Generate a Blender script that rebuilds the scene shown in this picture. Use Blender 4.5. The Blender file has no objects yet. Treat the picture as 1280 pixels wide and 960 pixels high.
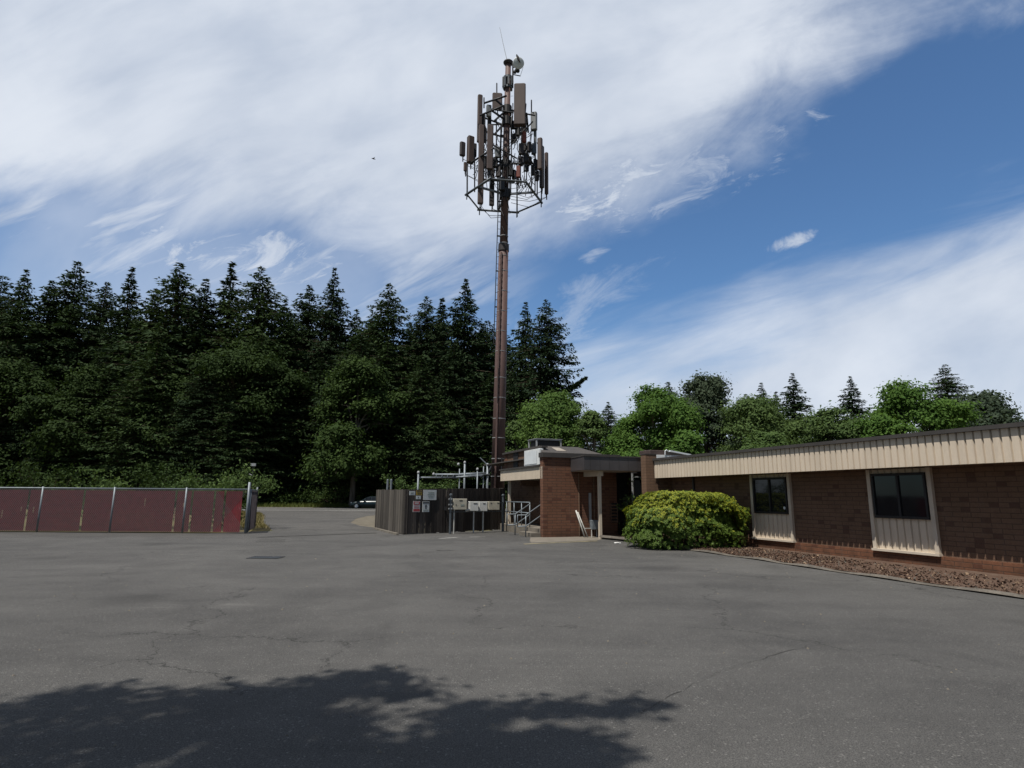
import bpy, math, random
import numpy as np
from mathutils import Vector, Matrix
R = math.radians
SC = bpy.context.scene
COL = SC.collection
rng = np.random.default_rng(7)
random.seed(7)

# ------------------------------------------------------------------ camera, sky, sun, exposure
EYE = 1.6
PITCH, ROLL = R(10.6), R(0.4)
FPX = 749.0                      # focal length in pixels of the 1280 wide photograph
cam_d = bpy.data.cameras.new('camera')
cam_d.sensor_width = 36.0
cam_d.lens = 36.0 * FPX / 1280.0
cam_d.clip_start = 0.05
cam_d.clip_end = 6000.0
cam = bpy.data.objects.new('camera', cam_d)
COL.objects.link(cam)
fw = Vector((0, math.cos(PITCH), math.sin(PITCH)))
up0 = Vector((0, -math.sin(PITCH), math.cos(PITCH)))
rt0 = Vector((1, 0, 0))
rt = rt0 * math.cos(ROLL) + up0 * math.sin(ROLL)
up = -rt0 * math.sin(ROLL) + up0 * math.cos(ROLL)
M4 = Matrix((rt, up, -fw)).transposed().to_4x4()
M4.translation = Vector((0, 0, EYE))
cam.matrix_world = M4
SC.camera = cam

def ray(px, py):
    a, b = (px - 640) / FPX, (480 - py) / FPX
    return fw + rt * a + up * b
def gnd(px, py, z=0.0):          # where a viewing ray meets the level z
    r = ray(px, py); t = (z - EYE) / r.z
    return Vector((r.x * t, r.y * t, z))
def at(px, py, y):               # where a viewing ray reaches the distance y
    r = ray(px, py); t = y / r.y
    return Vector((r.x * t, y, EYE + r.z * t))

SUN_EL, SUN_AZ = R(65.0), R(42)    # sun behind and to the left of the viewer
S = Vector((-math.sin(SUN_AZ) * math.cos(SUN_EL), -math.cos(SUN_AZ) * math.cos(SUN_EL), math.sin(SUN_EL)))
sun_d = bpy.data.lights.new('sun', 'SUN')
sun_d.energy = 4.9
sun_d.angle = R(0.55)
sun_d.color = (1.0, 0.95, 0.87)
sun = bpy.data.objects.new('sun', sun_d)
COL.objects.link(sun)
sun.rotation_euler = S.to_track_quat('Z', 'Y').to_euler()

SC.view_settings.view_transform = 'Standard'
SC.view_settings.look = 'None'
SC.view_settings.exposure = 0.0
SC.view_settings.gamma = 1.0
SC.view_settings.use_curve_mapping = False
SC.render.engine = 'CYCLES'
SC.cycles.max_bounces = 6
SC.cycles.diffuse_bounces = 2
SC.cycles.glossy_bounces = 3
SC.cycles.transmission_bounces = 3
SC.cycles.transparent_max_bounces = 6
SC.cycles.caustics_reflective = False
SC.cycles.caustics_refractive = False
SC.cycles.use_denoising = True

class NT:                        # small helper for node trees
    def __init__(s, tree): s.t = tree
    def n(s, kind, **kw):
        nd = s.t.nodes.new(kind)
        for k, v in kw.items():
            if k.startswith('i_'):
                nd.inputs[k[2:].replace('_', ' ')].default_value = v
            else: setattr(nd, k, v)
        return nd
    def l(s, a, b): s.t.links.new(a, b)
    def put(s, sock, v):
        if hasattr(v, 'is_output') or isinstance(v, bpy.types.NodeSocket): s.l(v, sock)
        else: sock.default_value = v
    def m(s, op, a, b=0.0, c=0.0, clamp=False):
        nd = s.n('ShaderNodeMath', operation=op, use_clamp=clamp)
        s.put(nd.inputs[0], a); s.put(nd.inputs[1], b); s.put(nd.inputs[2], c)
        return nd.outputs[0]
    def ss(s, x, a, b, lo=0.0, hi=1.0):
        nd = s.n('ShaderNodeMapRange', interpolation_type='SMOOTHSTEP')
        s.put(nd.inputs[0], x)
        for i, v in zip((1, 2, 3, 4), (a, b, lo, hi)): s.put(nd.inputs[i], v)
        return nd.outputs[0]
    def noise(s, vec, scale, detail=4, rough=0.5, dist=0.0):
        nd = s.n('ShaderNodeTexNoise')
        nd.inputs['Scale'].default_value = scale; nd.inputs['Detail'].default_value = detail
        nd.inputs['Roughness'].default_value = rough; nd.inputs['Distortion'].default_value = dist
        if vec is not None: s.l(vec, nd.inputs['Vector'])
        return nd.outputs['Fac']
    def mix(s, f, a, b, mode='MIX'):
        nd = s.n('ShaderNodeMix', data_type='RGBA', blend_type=mode)
        s.put(nd.inputs[0], f); s.put(nd.inputs[6], a); s.put(nd.inputs[7], b)
        return nd.outputs[2]
    def comb(s, x, y, z):
        nd = s.n('ShaderNodeCombineXYZ')
        for i, v in enumerate((x, y, z)): s.put(nd.inputs[i], v)
        return nd.outputs[0]
    def sep(s, v):
        nd = s.n('ShaderNodeSeparateXYZ'); s.l(v, nd.inputs[0]); return nd.outputs

def build_world():
    w = bpy.data.worlds.new('World'); SC.world = w; w.use_nodes = True
    t = NT(w.node_tree); w.node_tree.nodes.clear()
    out = t.n('ShaderNodeOutputWorld'); bg = t.n('ShaderNodeBackground')
    bg.inputs['Strength'].default_value = 0.10
    t.l(bg.outputs[0], out.inputs[0])
    sky = t.n('ShaderNodeTexSky', sky_type='NISHITA', sun_disc=False)
    sky.sun_elevation = SUN_EL
    sky.sun_rotation = math.atan2(S.x, S.y) % (2 * math.pi)
    sky.altitude = 80; sky.air_density = 1.0; sky.dust_density = 0.6; sky.ozone_density = 2.2
    d = t.n('ShaderNodeTexCoord').outputs['Generated']
    x, y, z = t.sep(d)
    yy = t.m('MAXIMUM', y, 0.12)
    p = t.m('DIVIDE', x, yy); q = t.m('DIVIDE', z, yy)        # direction on a vertical plane to the north
    P01 = t.m('MULTIPLY_ADD', p, 1 / 2.4, 0.5, clamp=True)
    def curve(pts):
        nd = t.n('ShaderNodeFloatCurve'); t.l(P01, nd.inputs['Value'])
        c = nd.mapping.curves[0]
        pq = []
        for a, b in pts:
            r = ray(a, b); pq.append((min(max(r.x / r.y / 2.4 + 0.5, 0), 1), min(max(r.z / r.y / 1.6, 0), 1)))
        pq.sort()
        c.points[0].location = (0, pq[0][1]); c.points[1].location = (1, pq[-1][1])
        for a in pq: c.points.new(*a)
        nd.mapping.update()
        return t.m('MULTIPLY', nd.outputs[0], 1.6)
    flat = t.comb(p, q, 0.0)
    def slant(deg, k):
        c_, s_ = math.cos(R(deg)), math.sin(R(deg))
        xa = t.m('ADD', t.m('MULTIPLY', p, c_), t.m('MULTIPLY', q, s_)); ya = t.m('SUBTRACT', t.m('MULTIPLY', q, c_), t.m('MULTIPLY', p, s_))
        return t.comb(xa, t.m('MULTIPLY', ya, k), 0.0)
    streakv = slant(24, 2.6); wispv = slant(27, 5.0); bandv = slant(17, 5.5)
    n_big = t.noise(streakv, 2.2, 7, 0.55, 0.4)
    n_fine = t.noise(wispv, 3.6, 9, 0.58, 0.5); n_band = t.noise(bandv, 2.6, 8, 0.58, 0.4); n_edge = t.noise(slant(30, 2.0), 3.0, 9, 0.6, 0.6)
    n_soft = t.noise(flat, 2.6, 5, 0.5, 0.3)
    n_puff = t.noise(flat, 9.0, 9, 0.6, 0.5)
    # the broad sheet of cloud over the upper left
    qb = curve([(0, 250), (280, 262), (420, 285), (560, 315), (640, 305), (705, 262), (780, 232), (850, 186), (920, 134), (1000, 78), (1120, 0), (1280, -60)])
    sd = t.m('SUBTRACT', q, qb)
    wob = t.m('ADD', t.m('MULTIPLY', t.m('SUBTRACT', n_big, 0.5), 0.26), t.m('MULTIPLY', t.m('SUBTRACT', n_puff, 0.5), 0.10))
    wob = t.m('ADD', wob, t.m('MULTIPLY', t.m('SUBTRACT', n_edge, 0.5), 0.30))
    D_up = t.ss(t.m('ADD', sd, wob), -0.16, 0.14)
    # long wisps below it on the left
    wisps = t.m('MULTIPLY', t.ss(n_fine, 0.36, 0.74), t.ss(p, 0.10, -0.12))
    wisps = t.m('MULTIPLY', wisps, t.ss(sd, -0.36, -0.05))
    wisps = t.m('MULTIPLY', wisps, 0.85)
    base_l = t.m('MULTIPLY', t.ss(p, 0.12, -0.35), t.ss(n_soft, 0.25, 0.75, 0.20, 0.50))
    # the low band rising to the right
    qc = curve([(0, 470), (560, 462), (700, 418), (760, 398), (850, 377), (930, 358), (1000, 333), (1120, 290), (1280, 230)])
    sl = t.m('ADD', t.m('SUBTRACT', qc, q), t.m('MULTIPLY', t.m('SUBTRACT', n_band, 0.5), 0.22))
    sl = t.m('ADD', sl, t.m('MULTIPLY', t.m('SUBTRACT', n_big, 0.5), 0.10))
    D_low = t.m('MULTIPLY', t.ss(sl, -0.04, 0.17), t.ss(n_soft, 0.2, 0.7, 0.86, 1.0))
    # small separate puffs
    n_rag = t.noise(slant(24, 2.4), 7.0, 10, 0.68, 0.8)
    def puff(px, py, rx, ry, k, tilt=0.45):
        r = ray(px, py); a, b = r.x / r.y, r.z / r.y
        dx = t.m('DIVIDE', t.m('SUBTRACT', p, a), rx); dy = t.m('DIVIDE', t.m('SUBTRACT', t.m('SUBTRACT', q, b), t.m('MULTIPLY', t.m('SUBTRACT', p, a), tilt)), ry)
        rr = t.m('ADD', t.m('MULTIPLY', dx, dx), t.m('MULTIPLY', dy, dy))
        return t.m('MULTIPLY', t.ss(t.m('SUBTRACT', n_rag, t.m('MULTIPLY', rr, 0.16)), 0.34, 0.60), k)
    puffs = t.m('MAXIMUM', puff(762, 240, 0.13, 0.062, 1.0), puff(988, 303, 0.050, 0.016, 0.95, 0.35))
    puffs = t.m('MAXIMUM', puffs, t.m('MAXIMUM', puff(740, 321, 0.030, 0.014, 0.5), puff(720, 390, 0.16, 0.06, 0.35)))
    puffs = t.m('MAXIMUM', puffs, t.m('MAXIMUM', puff(860, 215, 0.22, 0.07, 0.6), puff(300, 325, 0.22, 0.06, 0.9, -0.1)))
    D = t.m('MAXIMUM', t.m('MAXIMUM', D_up, D_low), t.m('MAXIMUM', t.m('MAXIMUM', wisps, base_l), puffs))
    D = t.m('MULTIPLY', D, 0.97, clamp=True)
    front = t.ss(y, 0.28, 0.54)
    shade = t.m('ADD', t.m('MULTIPLY', n_big, 0.45), t.m('MULTIPLY', n_soft, 0.55))
    shade = t.ss(shade, 0.30, 0.66)
    white = t.mix(shade, (5.0, 5.7, 6.9, 1), (7.6, 8.1, 8.9, 1))
    blue = t.mix(1.0, sky.outputs[0], (0.76, 1.02, 1.22, 1), 'MULTIPLY')
    ahead = t.mix(D, blue, white)
    behind = t.mix(t.ss(t.noise(d, 2.5, 6), 0.35, 0.6), blue, (1.9, 1.95, 2.0, 1))   # unseen broken grey cloud, added behind the viewer to dim and neutralise fill light
    col = t.mix(front, behind, ahead)
    t.l(col, bg.inputs['Color'])
build_world()

# ------------------------------------------------------------------ materials
def mat(name, col, rough=0.7, metal=0.0, vary=0.0, vscale=3.0, bump=0.0, bscale=40.0, spec=0.4, fine=0.0, col2=None, stretch=None):
    m = bpy.data.materials.new(name); m.use_nodes = True
    t = NT(m.node_tree); b = m.node_tree.nodes['Principled BSDF']
    b.inputs['Roughness'].default_value = rough; b.inputs['Metallic'].default_value = metal
    b.inputs['Specular IOR Level'].default_value = spec
    c = (*col, 1)
    vec = t.n('ShaderNodeTexCoord').outputs['Object']
    if stretch:
        mp = t.n('ShaderNodeMapping'); t.l(vec, mp.inputs[0]); mp.inputs['Scale'].default_value = stretch; vec = mp.outputs[0]
    if vary or fine:
        n1 = t.noise(vec, vscale, 6, 0.6, 0.3)
        f = t.ss(n1, 0.3, 0.7)
        c2 = (*(col2 or [k * (1 - vary) for k in col]), 1)
        o = t.mix(f, c, c2)
        if fine:
            n2 = t.noise(vec, vscale * 14, 3, 0.6)
            o = t.mix(t.ss(n2, 0.35, 0.75, 0.0, fine), o, (*[k * 0.35 for k in col], 1))
        t.l(o, b.inputs['Base Color'])
    else:
        b.inputs['Base Color'].default_value = c
    if bump:
        bp = t.n('ShaderNodeBump'); bp.inputs['Strength'].default_value = bump; bp.inputs['Distance'].default_value = 0.02
        t.l(t.noise(vec, bscale, 5, 0.6), bp.inputs['Height']); t.l(bp.outputs[0], b.inputs['Normal'])
    return m

def asphalt_mat(name, base, crack=1.0, warm=1.0):
    m = bpy.data.materials.new(name); m.use_nodes = True
    t = NT(m.node_tree); b = m.node_tree.nodes['Principled BSDF']
    b.inputs['Roughness'].default_value = 0.88; b.inputs['Specular IOR Level'].default_value = 0.25
    vec = t.n('ShaderNodeTexCoord').outputs['Object']
    big = t.noise(vec, 0.22, 5, 0.6, 0.8); mid = t.noise(vec, 1.4, 6, 0.65, 0.5)
    mp = t.n('ShaderNodeMapping'); t.l(vec, mp.inputs[0]); mp.inputs['Rotation'].default_value = (0, 0, R(24)); mp.inputs['Scale'].default_value = (0.16, 1.3, 1)
    drag = t.noise(mp.outputs[0], 0.8, 8, 0.65, 0.4)
    g = t.m('ADD', t.m('MULTIPLY', big, 0.55), t.m('MULTIPLY', mid, 0.25)); g = t.m('ADD', g, t.m('MULTIPLY', drag, 0.35))
    f = t.ss(g, 0.38, 0.78)
    lo = [base * 0.62 * warm, base * 0.615, base * 0.61 / warm, 1]; hi = [base * 1.40 * warm, base * 1.37, base * 1.31 / warm, 1]
    col = t.mix(f, tuple(lo), tuple(hi))
    gr = t.noise(vec, 105, 3, 0.75)
    col = t.mix(t.ss(gr, 0.38, 0.62), t.mix(0.42, col, (0.008, 0.008, 0.008, 1)), t.mix(0.13, col, (0.42, 0.4, 0.37, 1)))
    vo = t.n('ShaderNodeTexVoronoi', feature='F1'); vo.inputs['Scale'].default_value = 38; t.l(vec, vo.inputs['Vector'])
    csel = t.ss(t.sep(vo.outputs['Color'])[0], 0.70, 1.0)
    chip = t.m('MULTIPLY', t.m('MULTIPLY', csel, t.ss(vo.outputs['Distance'], 0.46, 0.22)), 0.30)
    col = t.mix(chip, col, (0.34, 0.33, 0.31, 1))
    # oil stains, damp dark patches and old repairs
    vs_ = t.n('ShaderNodeTexVoronoi', feature='SMOOTH_F1'); vs_.inputs['Scale'].default_value = 0.55; vs_.inputs['Randomness'].default_value = 1.0
    wob_ = t.n('ShaderNodeVectorMath', operation='ADD'); t.l(vec, wob_.inputs[0]); nw = t.n('ShaderNodeTexNoise'); nw.inputs['Scale'].default_value = 3.0; nw.inputs['Detail'].default_value = 6; t.l(vec, nw.inputs['Vector'])
    ws_ = t.n('ShaderNodeVectorMath', operation='SCALE'); t.l(nw.outputs['Color'], ws_.inputs[0]); ws_.inputs['Scale'].default_value = 0.5; t.l(ws_.outputs[0], wob_.inputs[1]); t.l(wob_.outputs[0], vs_.inputs['Vector'])
    stain = t.m('MULTIPLY', t.ss(vs_.outputs['Distance'], 0.42, 0.12), t.ss(t.sep(vs_.outputs['Color'])[0], 0.55, 0.9))
    col = t.mix(t.m('MULTIPLY', stain, 0.32), col, (0.020, 0.019, 0.018, 1))
    dmp = t.ss(t.noise(vec, 0.42, 7, 0.62, 1.2), 0.50, 0.66)
    col = t.mix(t.m('MULTIPLY', dmp, 0.22), col, (0.030, 0.030, 0.030, 1))
    # pale dry scuffs
    sc_ = t.m('MULTIPLY', t.ss(drag, 0.60, 0.78), t.ss(mid, 0.48, 0.72))
    col = t.mix(t.m('MULTIPLY', sc_, 0.50), col, (0.24, 0.23, 0.21, 1))
    # cracks
    wv = t.n('ShaderNodeVectorMath', operation='ADD'); t.l(vec, wv.inputs[0])
    nz = t.n('ShaderNodeTexNoise'); nz.inputs['Scale'].default_value = 0.9; nz.inputs['Detail'].default_value = 8; nz.inputs['Roughness'].default_value = 0.68; t.l(vec, nz.inputs['Vector'])
    ms = t.n('ShaderNodeVectorMath', operation='SCALE'); t.l(nz.outputs['Color'], ms.inputs[0]); ms.inputs['Scale'].default_value = 1.3
    t.l(ms.outputs[0], wv.inputs[1])
    v2 = t.n('ShaderNodeTexVoronoi', feature='DISTANCE_TO_EDGE'); v2.inputs['Scale'].default_value = 0.21; t.l(wv.outputs[0], v2.inputs['Vector'])
    ck = t.m('MULTIPLY', t.ss(v2.outputs['Distance'], 0.0030, 0.0010), t.ss(t.noise(vec, 0.4, 4), 0.42, 0.54))
    col = t.mix(t.m('MULTIPLY', ck, 0.75 * crack), col, (0.012, 0.012, 0.011, 1))
    t.l(col, b.inputs['Base Color'])
    bp = t.n('ShaderNodeBump'); bp.inputs['Strength'].default_value = 0.55; bp.inputs['Distance'].default_value = 0.012
    t.l(t.m('ADD', gr, t.m('MULTIPLY', mid, 0.5)), bp.inputs['Height']); t.l(bp.outputs[0], b.inputs['Normal'])
    return m

def brick_mat(name, c1, c2, mortar, rh=0.11, bw=0.40):
    m = bpy.data.materials.new(name); m.use_nodes = True
    t = NT(m.node_tree); b = m.node_tree.nodes['Principled BSDF']
    b.inputs['Roughness'].default_value = 0.9; b.inputs['Specular IOR Level'].default_value = 0.2
    vec = t.n('ShaderNodeTexCoord').outputs['Object']
    x, y, z = t.sep(vec)
    v = t.comb(t.m('ADD', x, y), z, 0.0)
    br = t.n('ShaderNodeTexBrick'); t.l(v, br.inputs['Vector'])
    br.inputs['Scale'].default_value = 1.0; br.inputs['Brick Width'].default_value = bw; br.inputs['Row Height'].default_value = rh
    br.inputs['Mortar Size'].default_value = 0.009; br.inputs['Mortar Smooth'].default_value = 0.3; br.inputs['Bias'].default_value = 0.0
    br.inputs['Color1'].default_value = (*c1, 1); br.inputs['Color2'].default_value = (*c2, 1); br.inputs['Mortar'].default_value = (*mortar, 1)
    n = t.noise(vec, 2.2, 6, 0.65, 0.4); n2 = t.noise(vec, 34, 4, 0.6)
    br2 = t.n('ShaderNodeTexBrick'); t.l(v, br2.inputs['Vector'])
    for k_, v__ in (('Scale', 1.0), ('Brick Width', bw), ('Row Height', rh), ('Mortar Size', 0.0), ('Bias', 0.0)): br2.inputs[k_].default_value = v__
    br2.inputs['Color1'].default_value = (0.55, 0.52, 0.5, 1); br2.inputs['Color2'].default_value = (1.5, 1.42, 1.35, 1)
    sn = t.n('ShaderNodeVectorMath', operation='SNAP'); t.l(v, sn.inputs[0]); sn.inputs[1].default_value = (bw / 2, rh, 1)
    wn = t.n('ShaderNodeTexWhiteNoise', noise_dimensions='2D'); t.l(sn.outputs[0], wn.inputs['Vector'])
    bcol = t.mix(0.32, br.outputs['Color'], t.mix(1.0, br.outputs['Color'], br2.outputs['Color'], 'MULTIPLY'))
    bcol = t.mix(t.m('MULTIPLY', t.m('GREATER_THAN', wn.outputs['Value'], 0.90), t.m('SUBTRACT', 1.0, br.outputs['Fac'])), bcol, (c1[0] * 0.55, c1[1] * 0.5, c1[2] * 0.55, 1))
    streak = t.noise(t.comb(t.m('MULTIPLY', t.m('ADD', x, y), 3.0), t.m('MULTIPLY', z, 0.35), 0.0), 1.5, 5, 0.6)
    bcol = t.mix(t.ss(streak, 0.52, 0.75, 0.0, 0.35), bcol, (0.16, 0.12, 0.10, 1))
    c = t.mix(t.ss(n, 0.3, 0.72, 0.0, 0.4), bcol, (*[k * 0.45 for k in c1], 1))
    c = t.mix(t.ss(n2, 0.4, 0.75, 0.0, 0.35), c, (*[k * 0.5 for k in c2], 1))
    c = t.mix(t.m('MULTIPLY', t.ss(z, 0.42, 0.05), t.ss(n, 0.35, 0.6, 0.15, 0.5)), c, (0.03, 0.026, 0.02, 1))   # splash-back dirt at the foot
    t.l(c, b.inputs['Base Color'])
    bp = t.n('ShaderNodeBump'); bp.inputs['Strength'].default_value = 0.7; bp.inputs['Distance'].default_value = 0.01
    t.l(t.m('ADD', t.m('SUBTRACT', 1.0, br.outputs['Fac']), t.m('MULTIPLY', n2, 0.35)), bp.inputs['Height']); t.l(bp.outputs[0], b.inputs['Normal'])
    return m

def leaf_mat(name, c1, c2, trans=0.25, rough=0.75, spec=0.08, patch=0.25):
    m = bpy.data.materials.new(name); m.use_nodes = True
    t = NT(m.node_tree); b = m.node_tree.nodes['Principled BSDF']; out = m.node_tree.nodes['Material Output']
    b.inputs['Roughness'].default_value = rough; b.inputs['Specular IOR Level'].default_value = spec
    rnd = t.n('ShaderNodeNewGeometry').outputs['Random Per Island']
    oi = t.n('ShaderNodeObjectInfo').outputs['Random']
    vec = t.n('ShaderNodeTexCoord').outputs['Object']
    f = t.m('ADD', t.m('MULTIPLY', rnd, 0.6), t.m('MULTIPLY', t.ss(t.noise(vec, patch, 3), 0.3, 0.7), 0.4))
    c = t.mix(f, (*c1, 1), (*c2, 1))
    c = t.mix(t.m('MULTIPLY', oi, 0.35), c, (c1[0] * 0.7, c1[1] * 0.75, c1[2] * 0.9, 1))
    t.l(c, b.inputs['Base Color'])
    tr = t.n('ShaderNodeBsdfTranslucent'); t.l(t.mix(0.5, c, (c2[0] * 1.2, c2[1] * 1.3, c2[2] * 0.6, 1)), tr.inputs[0])
    mx = t.n('ShaderNodeMixShader'); mx.inputs[0].default_value = trans
    t.l(b.outputs[0], mx.inputs[1]); t.l(tr.outputs[0], mx.inputs[2]); t.l(mx.outputs[0], out.inputs[0])
    return m

def wood_mat(name, c1, c2, sc=(9, 9, 0.7)):
    m = bpy.data.materials.new(name); m.use_nodes = True
    t = NT(m.node_tree); b = m.node_tree.nodes['Principled BSDF']
    b.inputs['Roughness'].default_value = 0.85; b.inputs['Specular IOR Level'].default_value = 0.2
    vec = t.n('ShaderNodeTexCoord').outputs['Object']
    mp = t.n('ShaderNodeMapping'); t.l(vec, mp.inputs[0]); mp.inputs['Scale'].default_value = sc
    g = t.noise(mp.outputs[0], 2.2, 8, 0.7, 0.6)
    rnd = t.n('ShaderNodeNewGeometry').outputs['Random Per Island']
    c = t.mix(t.ss(t.m('ADD', t.m('MULTIPLY', g, 0.6), t.m('MULTIPLY', rnd, 0.45)), 0.25, 0.85), (*c1, 1), (*c2, 1))
    big = t.noise(vec, 0.8, 4)
    c = t.mix(t.ss(big, 0.45, 0.75, 0, 0.45), c, (*[k * 0.55 for k in c1], 1))
    t.l(c, b.inputs['Base Color'])
    bp = t.n('ShaderNodeBump'); bp.inputs['Strength'].default_value = 0.4; bp.inputs['Distance'].default_value = 0.01
    t.l(g, bp.inputs['Height']); t.l(bp.outputs[0], b.inputs['Normal'])
    return m

MT = {}
MT['lot'] = asphalt_mat('asphalt_lot', 0.071)
MT['drive'] = asphalt_mat('asphalt_drive', 0.075, 0.6, 1.02)
MT['road'] = asphalt_mat('asphalt_road', 0.085, 0.4)
MT['patch'] = asphalt_mat('asphalt_patch', 0.050, 0.2)
MT['tar'] = mat('tar', (0.018, 0.018, 0.017), 0.7, vary=0.4, vscale=6)
MT['earth'] = mat('dry_earth', (0.13, 0.11, 0.065), 0.95, vary=0.5, vscale=0.8, bump=0.5, bscale=30, fine=0.5, col2=(0.075, 0.085, 0.03))
MT['forest_floor'] = mat('forest_floor', (0.02, 0.022, 0.012), 0.95, vary=0.5, vscale=0.6)
MT['dry_grass'] = mat('dry_grass', (0.19, 0.16, 0.06), 0.95, vary=0.5, vscale=1.2, bump=0.8, bscale=25, fine=0.6, col2=(0.10, 0.075, 0.035))
MT['gravel'] = mat('gravel', (0.20, 0.175, 0.13), 0.95, vary=0.45, vscale=2.0, bump=1.0, bscale=18, fine=0.75)
MT['mulch'] = mat('bark_mulch', (0.105, 0.055, 0.035), 0.95, vary=0.55, vscale=6, bump=1.0, bscale=45, fine=0.8, col2=(0.16, 0.11, 0.08))
MT['concrete'] = mat('concrete', (0.22, 0.195, 0.16), 0.9, vary=0.3, vscale=2.5, bump=0.25, bscale=60, fine=0.35)
MT['kerb'] = mat('asphalt_kerb', (0.17, 0.15, 0.125), 0.95, vary=0.5, vscale=3, bump=0.8, bscale=20, fine=0.6)
MT['white_line'] = mat('road_paint', (0.62, 0.61, 0.58), 0.8, vary=0.35, vscale=4, fine=0.5)
MT['worn_paint'] = mat('worn_paint', (0.46, 0.45, 0.42), 0.85, vary=0.75, vscale=2.6, fine=0.9, col2=(0.12, 0.12, 0.115))
MT['yellow_line'] = mat('yellow_paint', (0.50, 0.43, 0.24), 0.85, vary=0.5, vscale=5, fine=0.6)
MT['brick'] = brick_mat('brick', (0.215, 0.105, 0.066), (0.150, 0.075, 0.050), (0.072, 0.050, 0.040))
MT['brick_tan'] = brick_mat('brick_tan', (0.205, 0.128, 0.085), (0.160, 0.100, 0.068), (0.105, 0.072, 0.054))
MT['brick_base'] = brick_mat('brick_base', (0.235, 0.105, 0.06), (0.185, 0.085, 0.05), (0.09, 0.06, 0.045))
MT['beige'] = mat('beige_siding', (0.66, 0.56, 0.44), 0.75, vary=0.14, vscale=1.3, fine=0.10, stretch=(3, 3, 0.6))
MT['beige_trim'] = mat('beige_trim', (0.60, 0.52, 0.42), 0.7, vary=0.15, vscale=2.5)
MT['dark_trim'] = mat('dark_roof_trim', (0.062, 0.056, 0.052), 0.55, vary=0.25, vscale=2.0)
MT['canopy_metal'] = mat('canopy_metal', (0.068, 0.062, 0.064), 0.42, vary=0.25, vscale=1.5, spec=0.5)
MT['soffit'] = mat('soffit', (0.34, 0.30, 0.25), 0.8, vary=0.2, vscale=1.5)
MT['roofing'] = mat('roofing', (0.062, 0.058, 0.057), 0.9, vary=0.4, vscale=1.2, fine=0.5, col2=(0.085, 0.073, 0.062))
MT['white_metal'] = mat('white_metal', (0.74, 0.76, 0.76), 0.5, vary=0.12, vscale=2.0)
MT['grey_metal'] = mat('grey_metal', (0.36, 0.37, 0.38), 0.5, vary=0.2, vscale=3.0)
MT['galv'] = mat('galvanised', (0.22, 0.25, 0.275), 0.5, metal=0.3, vary=0.3, vscale=5.0)
MT['galv_dark'] = mat('weathered_steel_pipe', (0.11, 0.125, 0.14), 0.5, metal=0.4, vary=0.3, vscale=5.0)
MT['dark_metal'] = mat('dark_metal', (0.035, 0.036, 0.040), 0.5, metal=0.2, vary=0.3, vscale=4.0)
MT['black'] = mat('black', (0.014, 0.014, 0.016), 0.6)
MT['mast'] = mat('mast_brown_paint', (0.135, 0.080, 0.070), 0.62, vary=0.5, vscale=2.2, fine=0.25, col2=(0.100, 0.062, 0.056), stretch=(3, 3, 0.35))
MT['antenna'] = mat('antenna_brown', (0.092, 0.064, 0.057), 0.6, vary=0.3, vscale=1.8, stretch=(2, 2, 0.5))
MT['antenna_dark'] = mat('antenna_dark', (0.042, 0.036, 0.038), 0.6, vary=0.3, vscale=2.0)
MT['red_unit'] = mat('rust_red_unit', (0.23, 0.062, 0.045), 0.6, vary=0.4, vscale=4.0)
MT['pale_unit'] = mat('pale_grey_unit', (0.20, 0.215, 0.225), 0.5, vary=0.25, vscale=3.0)
MT['dish'] = mat('dish_white', (0.72, 0.76, 0.78), 0.45, vary=0.1, vscale=3.0)
MT['fence'] = wood_mat('fence_dark', (0.034, 0.029, 0.027), (0.095, 0.082, 0.073))
MT['fence_side'] = wood_mat('fence_sunlit_tone', (0.055, 0.049, 0.043), (0.135, 0.120, 0.103))  # paler copy of the fence wood, sunlit side put into the colour
MT['box_beige'] = mat('box_beige', (0.50, 0.47, 0.385), 0.55, vary=0.25, vscale=5.0, fine=0.1)
MT['box_white'] = mat('box_white', (0.66, 0.665, 0.64), 0.5, vary=0.18, vscale=5.0, fine=0.1)
MT['conduit'] = mat('conduit_white', (0.55, 0.545, 0.51), 0.5, vary=0.3, vscale=6.0)
MT['sign_white'] = mat('sign_white', (0.63, 0.66, 0.66), 0.45, vary=0.12, vscale=7.0)
MT['sign_yellow'] = mat('sign_yellow', (0.44, 0.30, 0.055), 0.5, vary=0.2, vscale=9.0)
MT['sign_red'] = mat('sign_red', (0.42, 0.075, 0.085), 0.5, vary=0.15, vscale=9.0)
MT['sign_ink'] = mat('sign_ink', (0.05, 0.06, 0.07), 0.6)
MT['sign_ink_pale'] = mat('sign_ink_pale', (0.26, 0.30, 0.27), 0.6)
MT['red_slat'] = mat('red_slat', (0.195, 0.024, 0.032), 0.6, vary=0.35, vscale=5.0)
MT['grey_slat'] = mat('grey_slat', (0.10, 0.085, 0.095), 0.6, vary=0.35, vscale=5.0)
MT['tan_slat'] = mat('tan_slat', (0.36, 0.25, 0.16), 0.7, vary=0.3, vscale=5.0)
MT['straw'] = leaf_mat('straw', (0.10, 0.085, 0.034), (0.19, 0.165, 0.065), 0.2)
MT['wire'] = mat('chain_wire', (0.17, 0.16, 0.165), 0.6, metal=0.2)
MT['door'] = mat('dark_door', (0.028, 0.026, 0.027), 0.4, vary=0.2)
MT['bark'] = mat('bark', (0.095, 0.068, 0.048), 0.95, vary=0.5, vscale=1.2, bump=0.6, bscale=8, stretch=(3, 3, 0.6))
MT['bark_pale'] = mat('bark_pale', (0.17, 0.145, 0.12), 0.95, vary=0.5, vscale=1.2, bump=0.5, bscale=8, stretch=(3, 3, 0.6))
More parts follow.
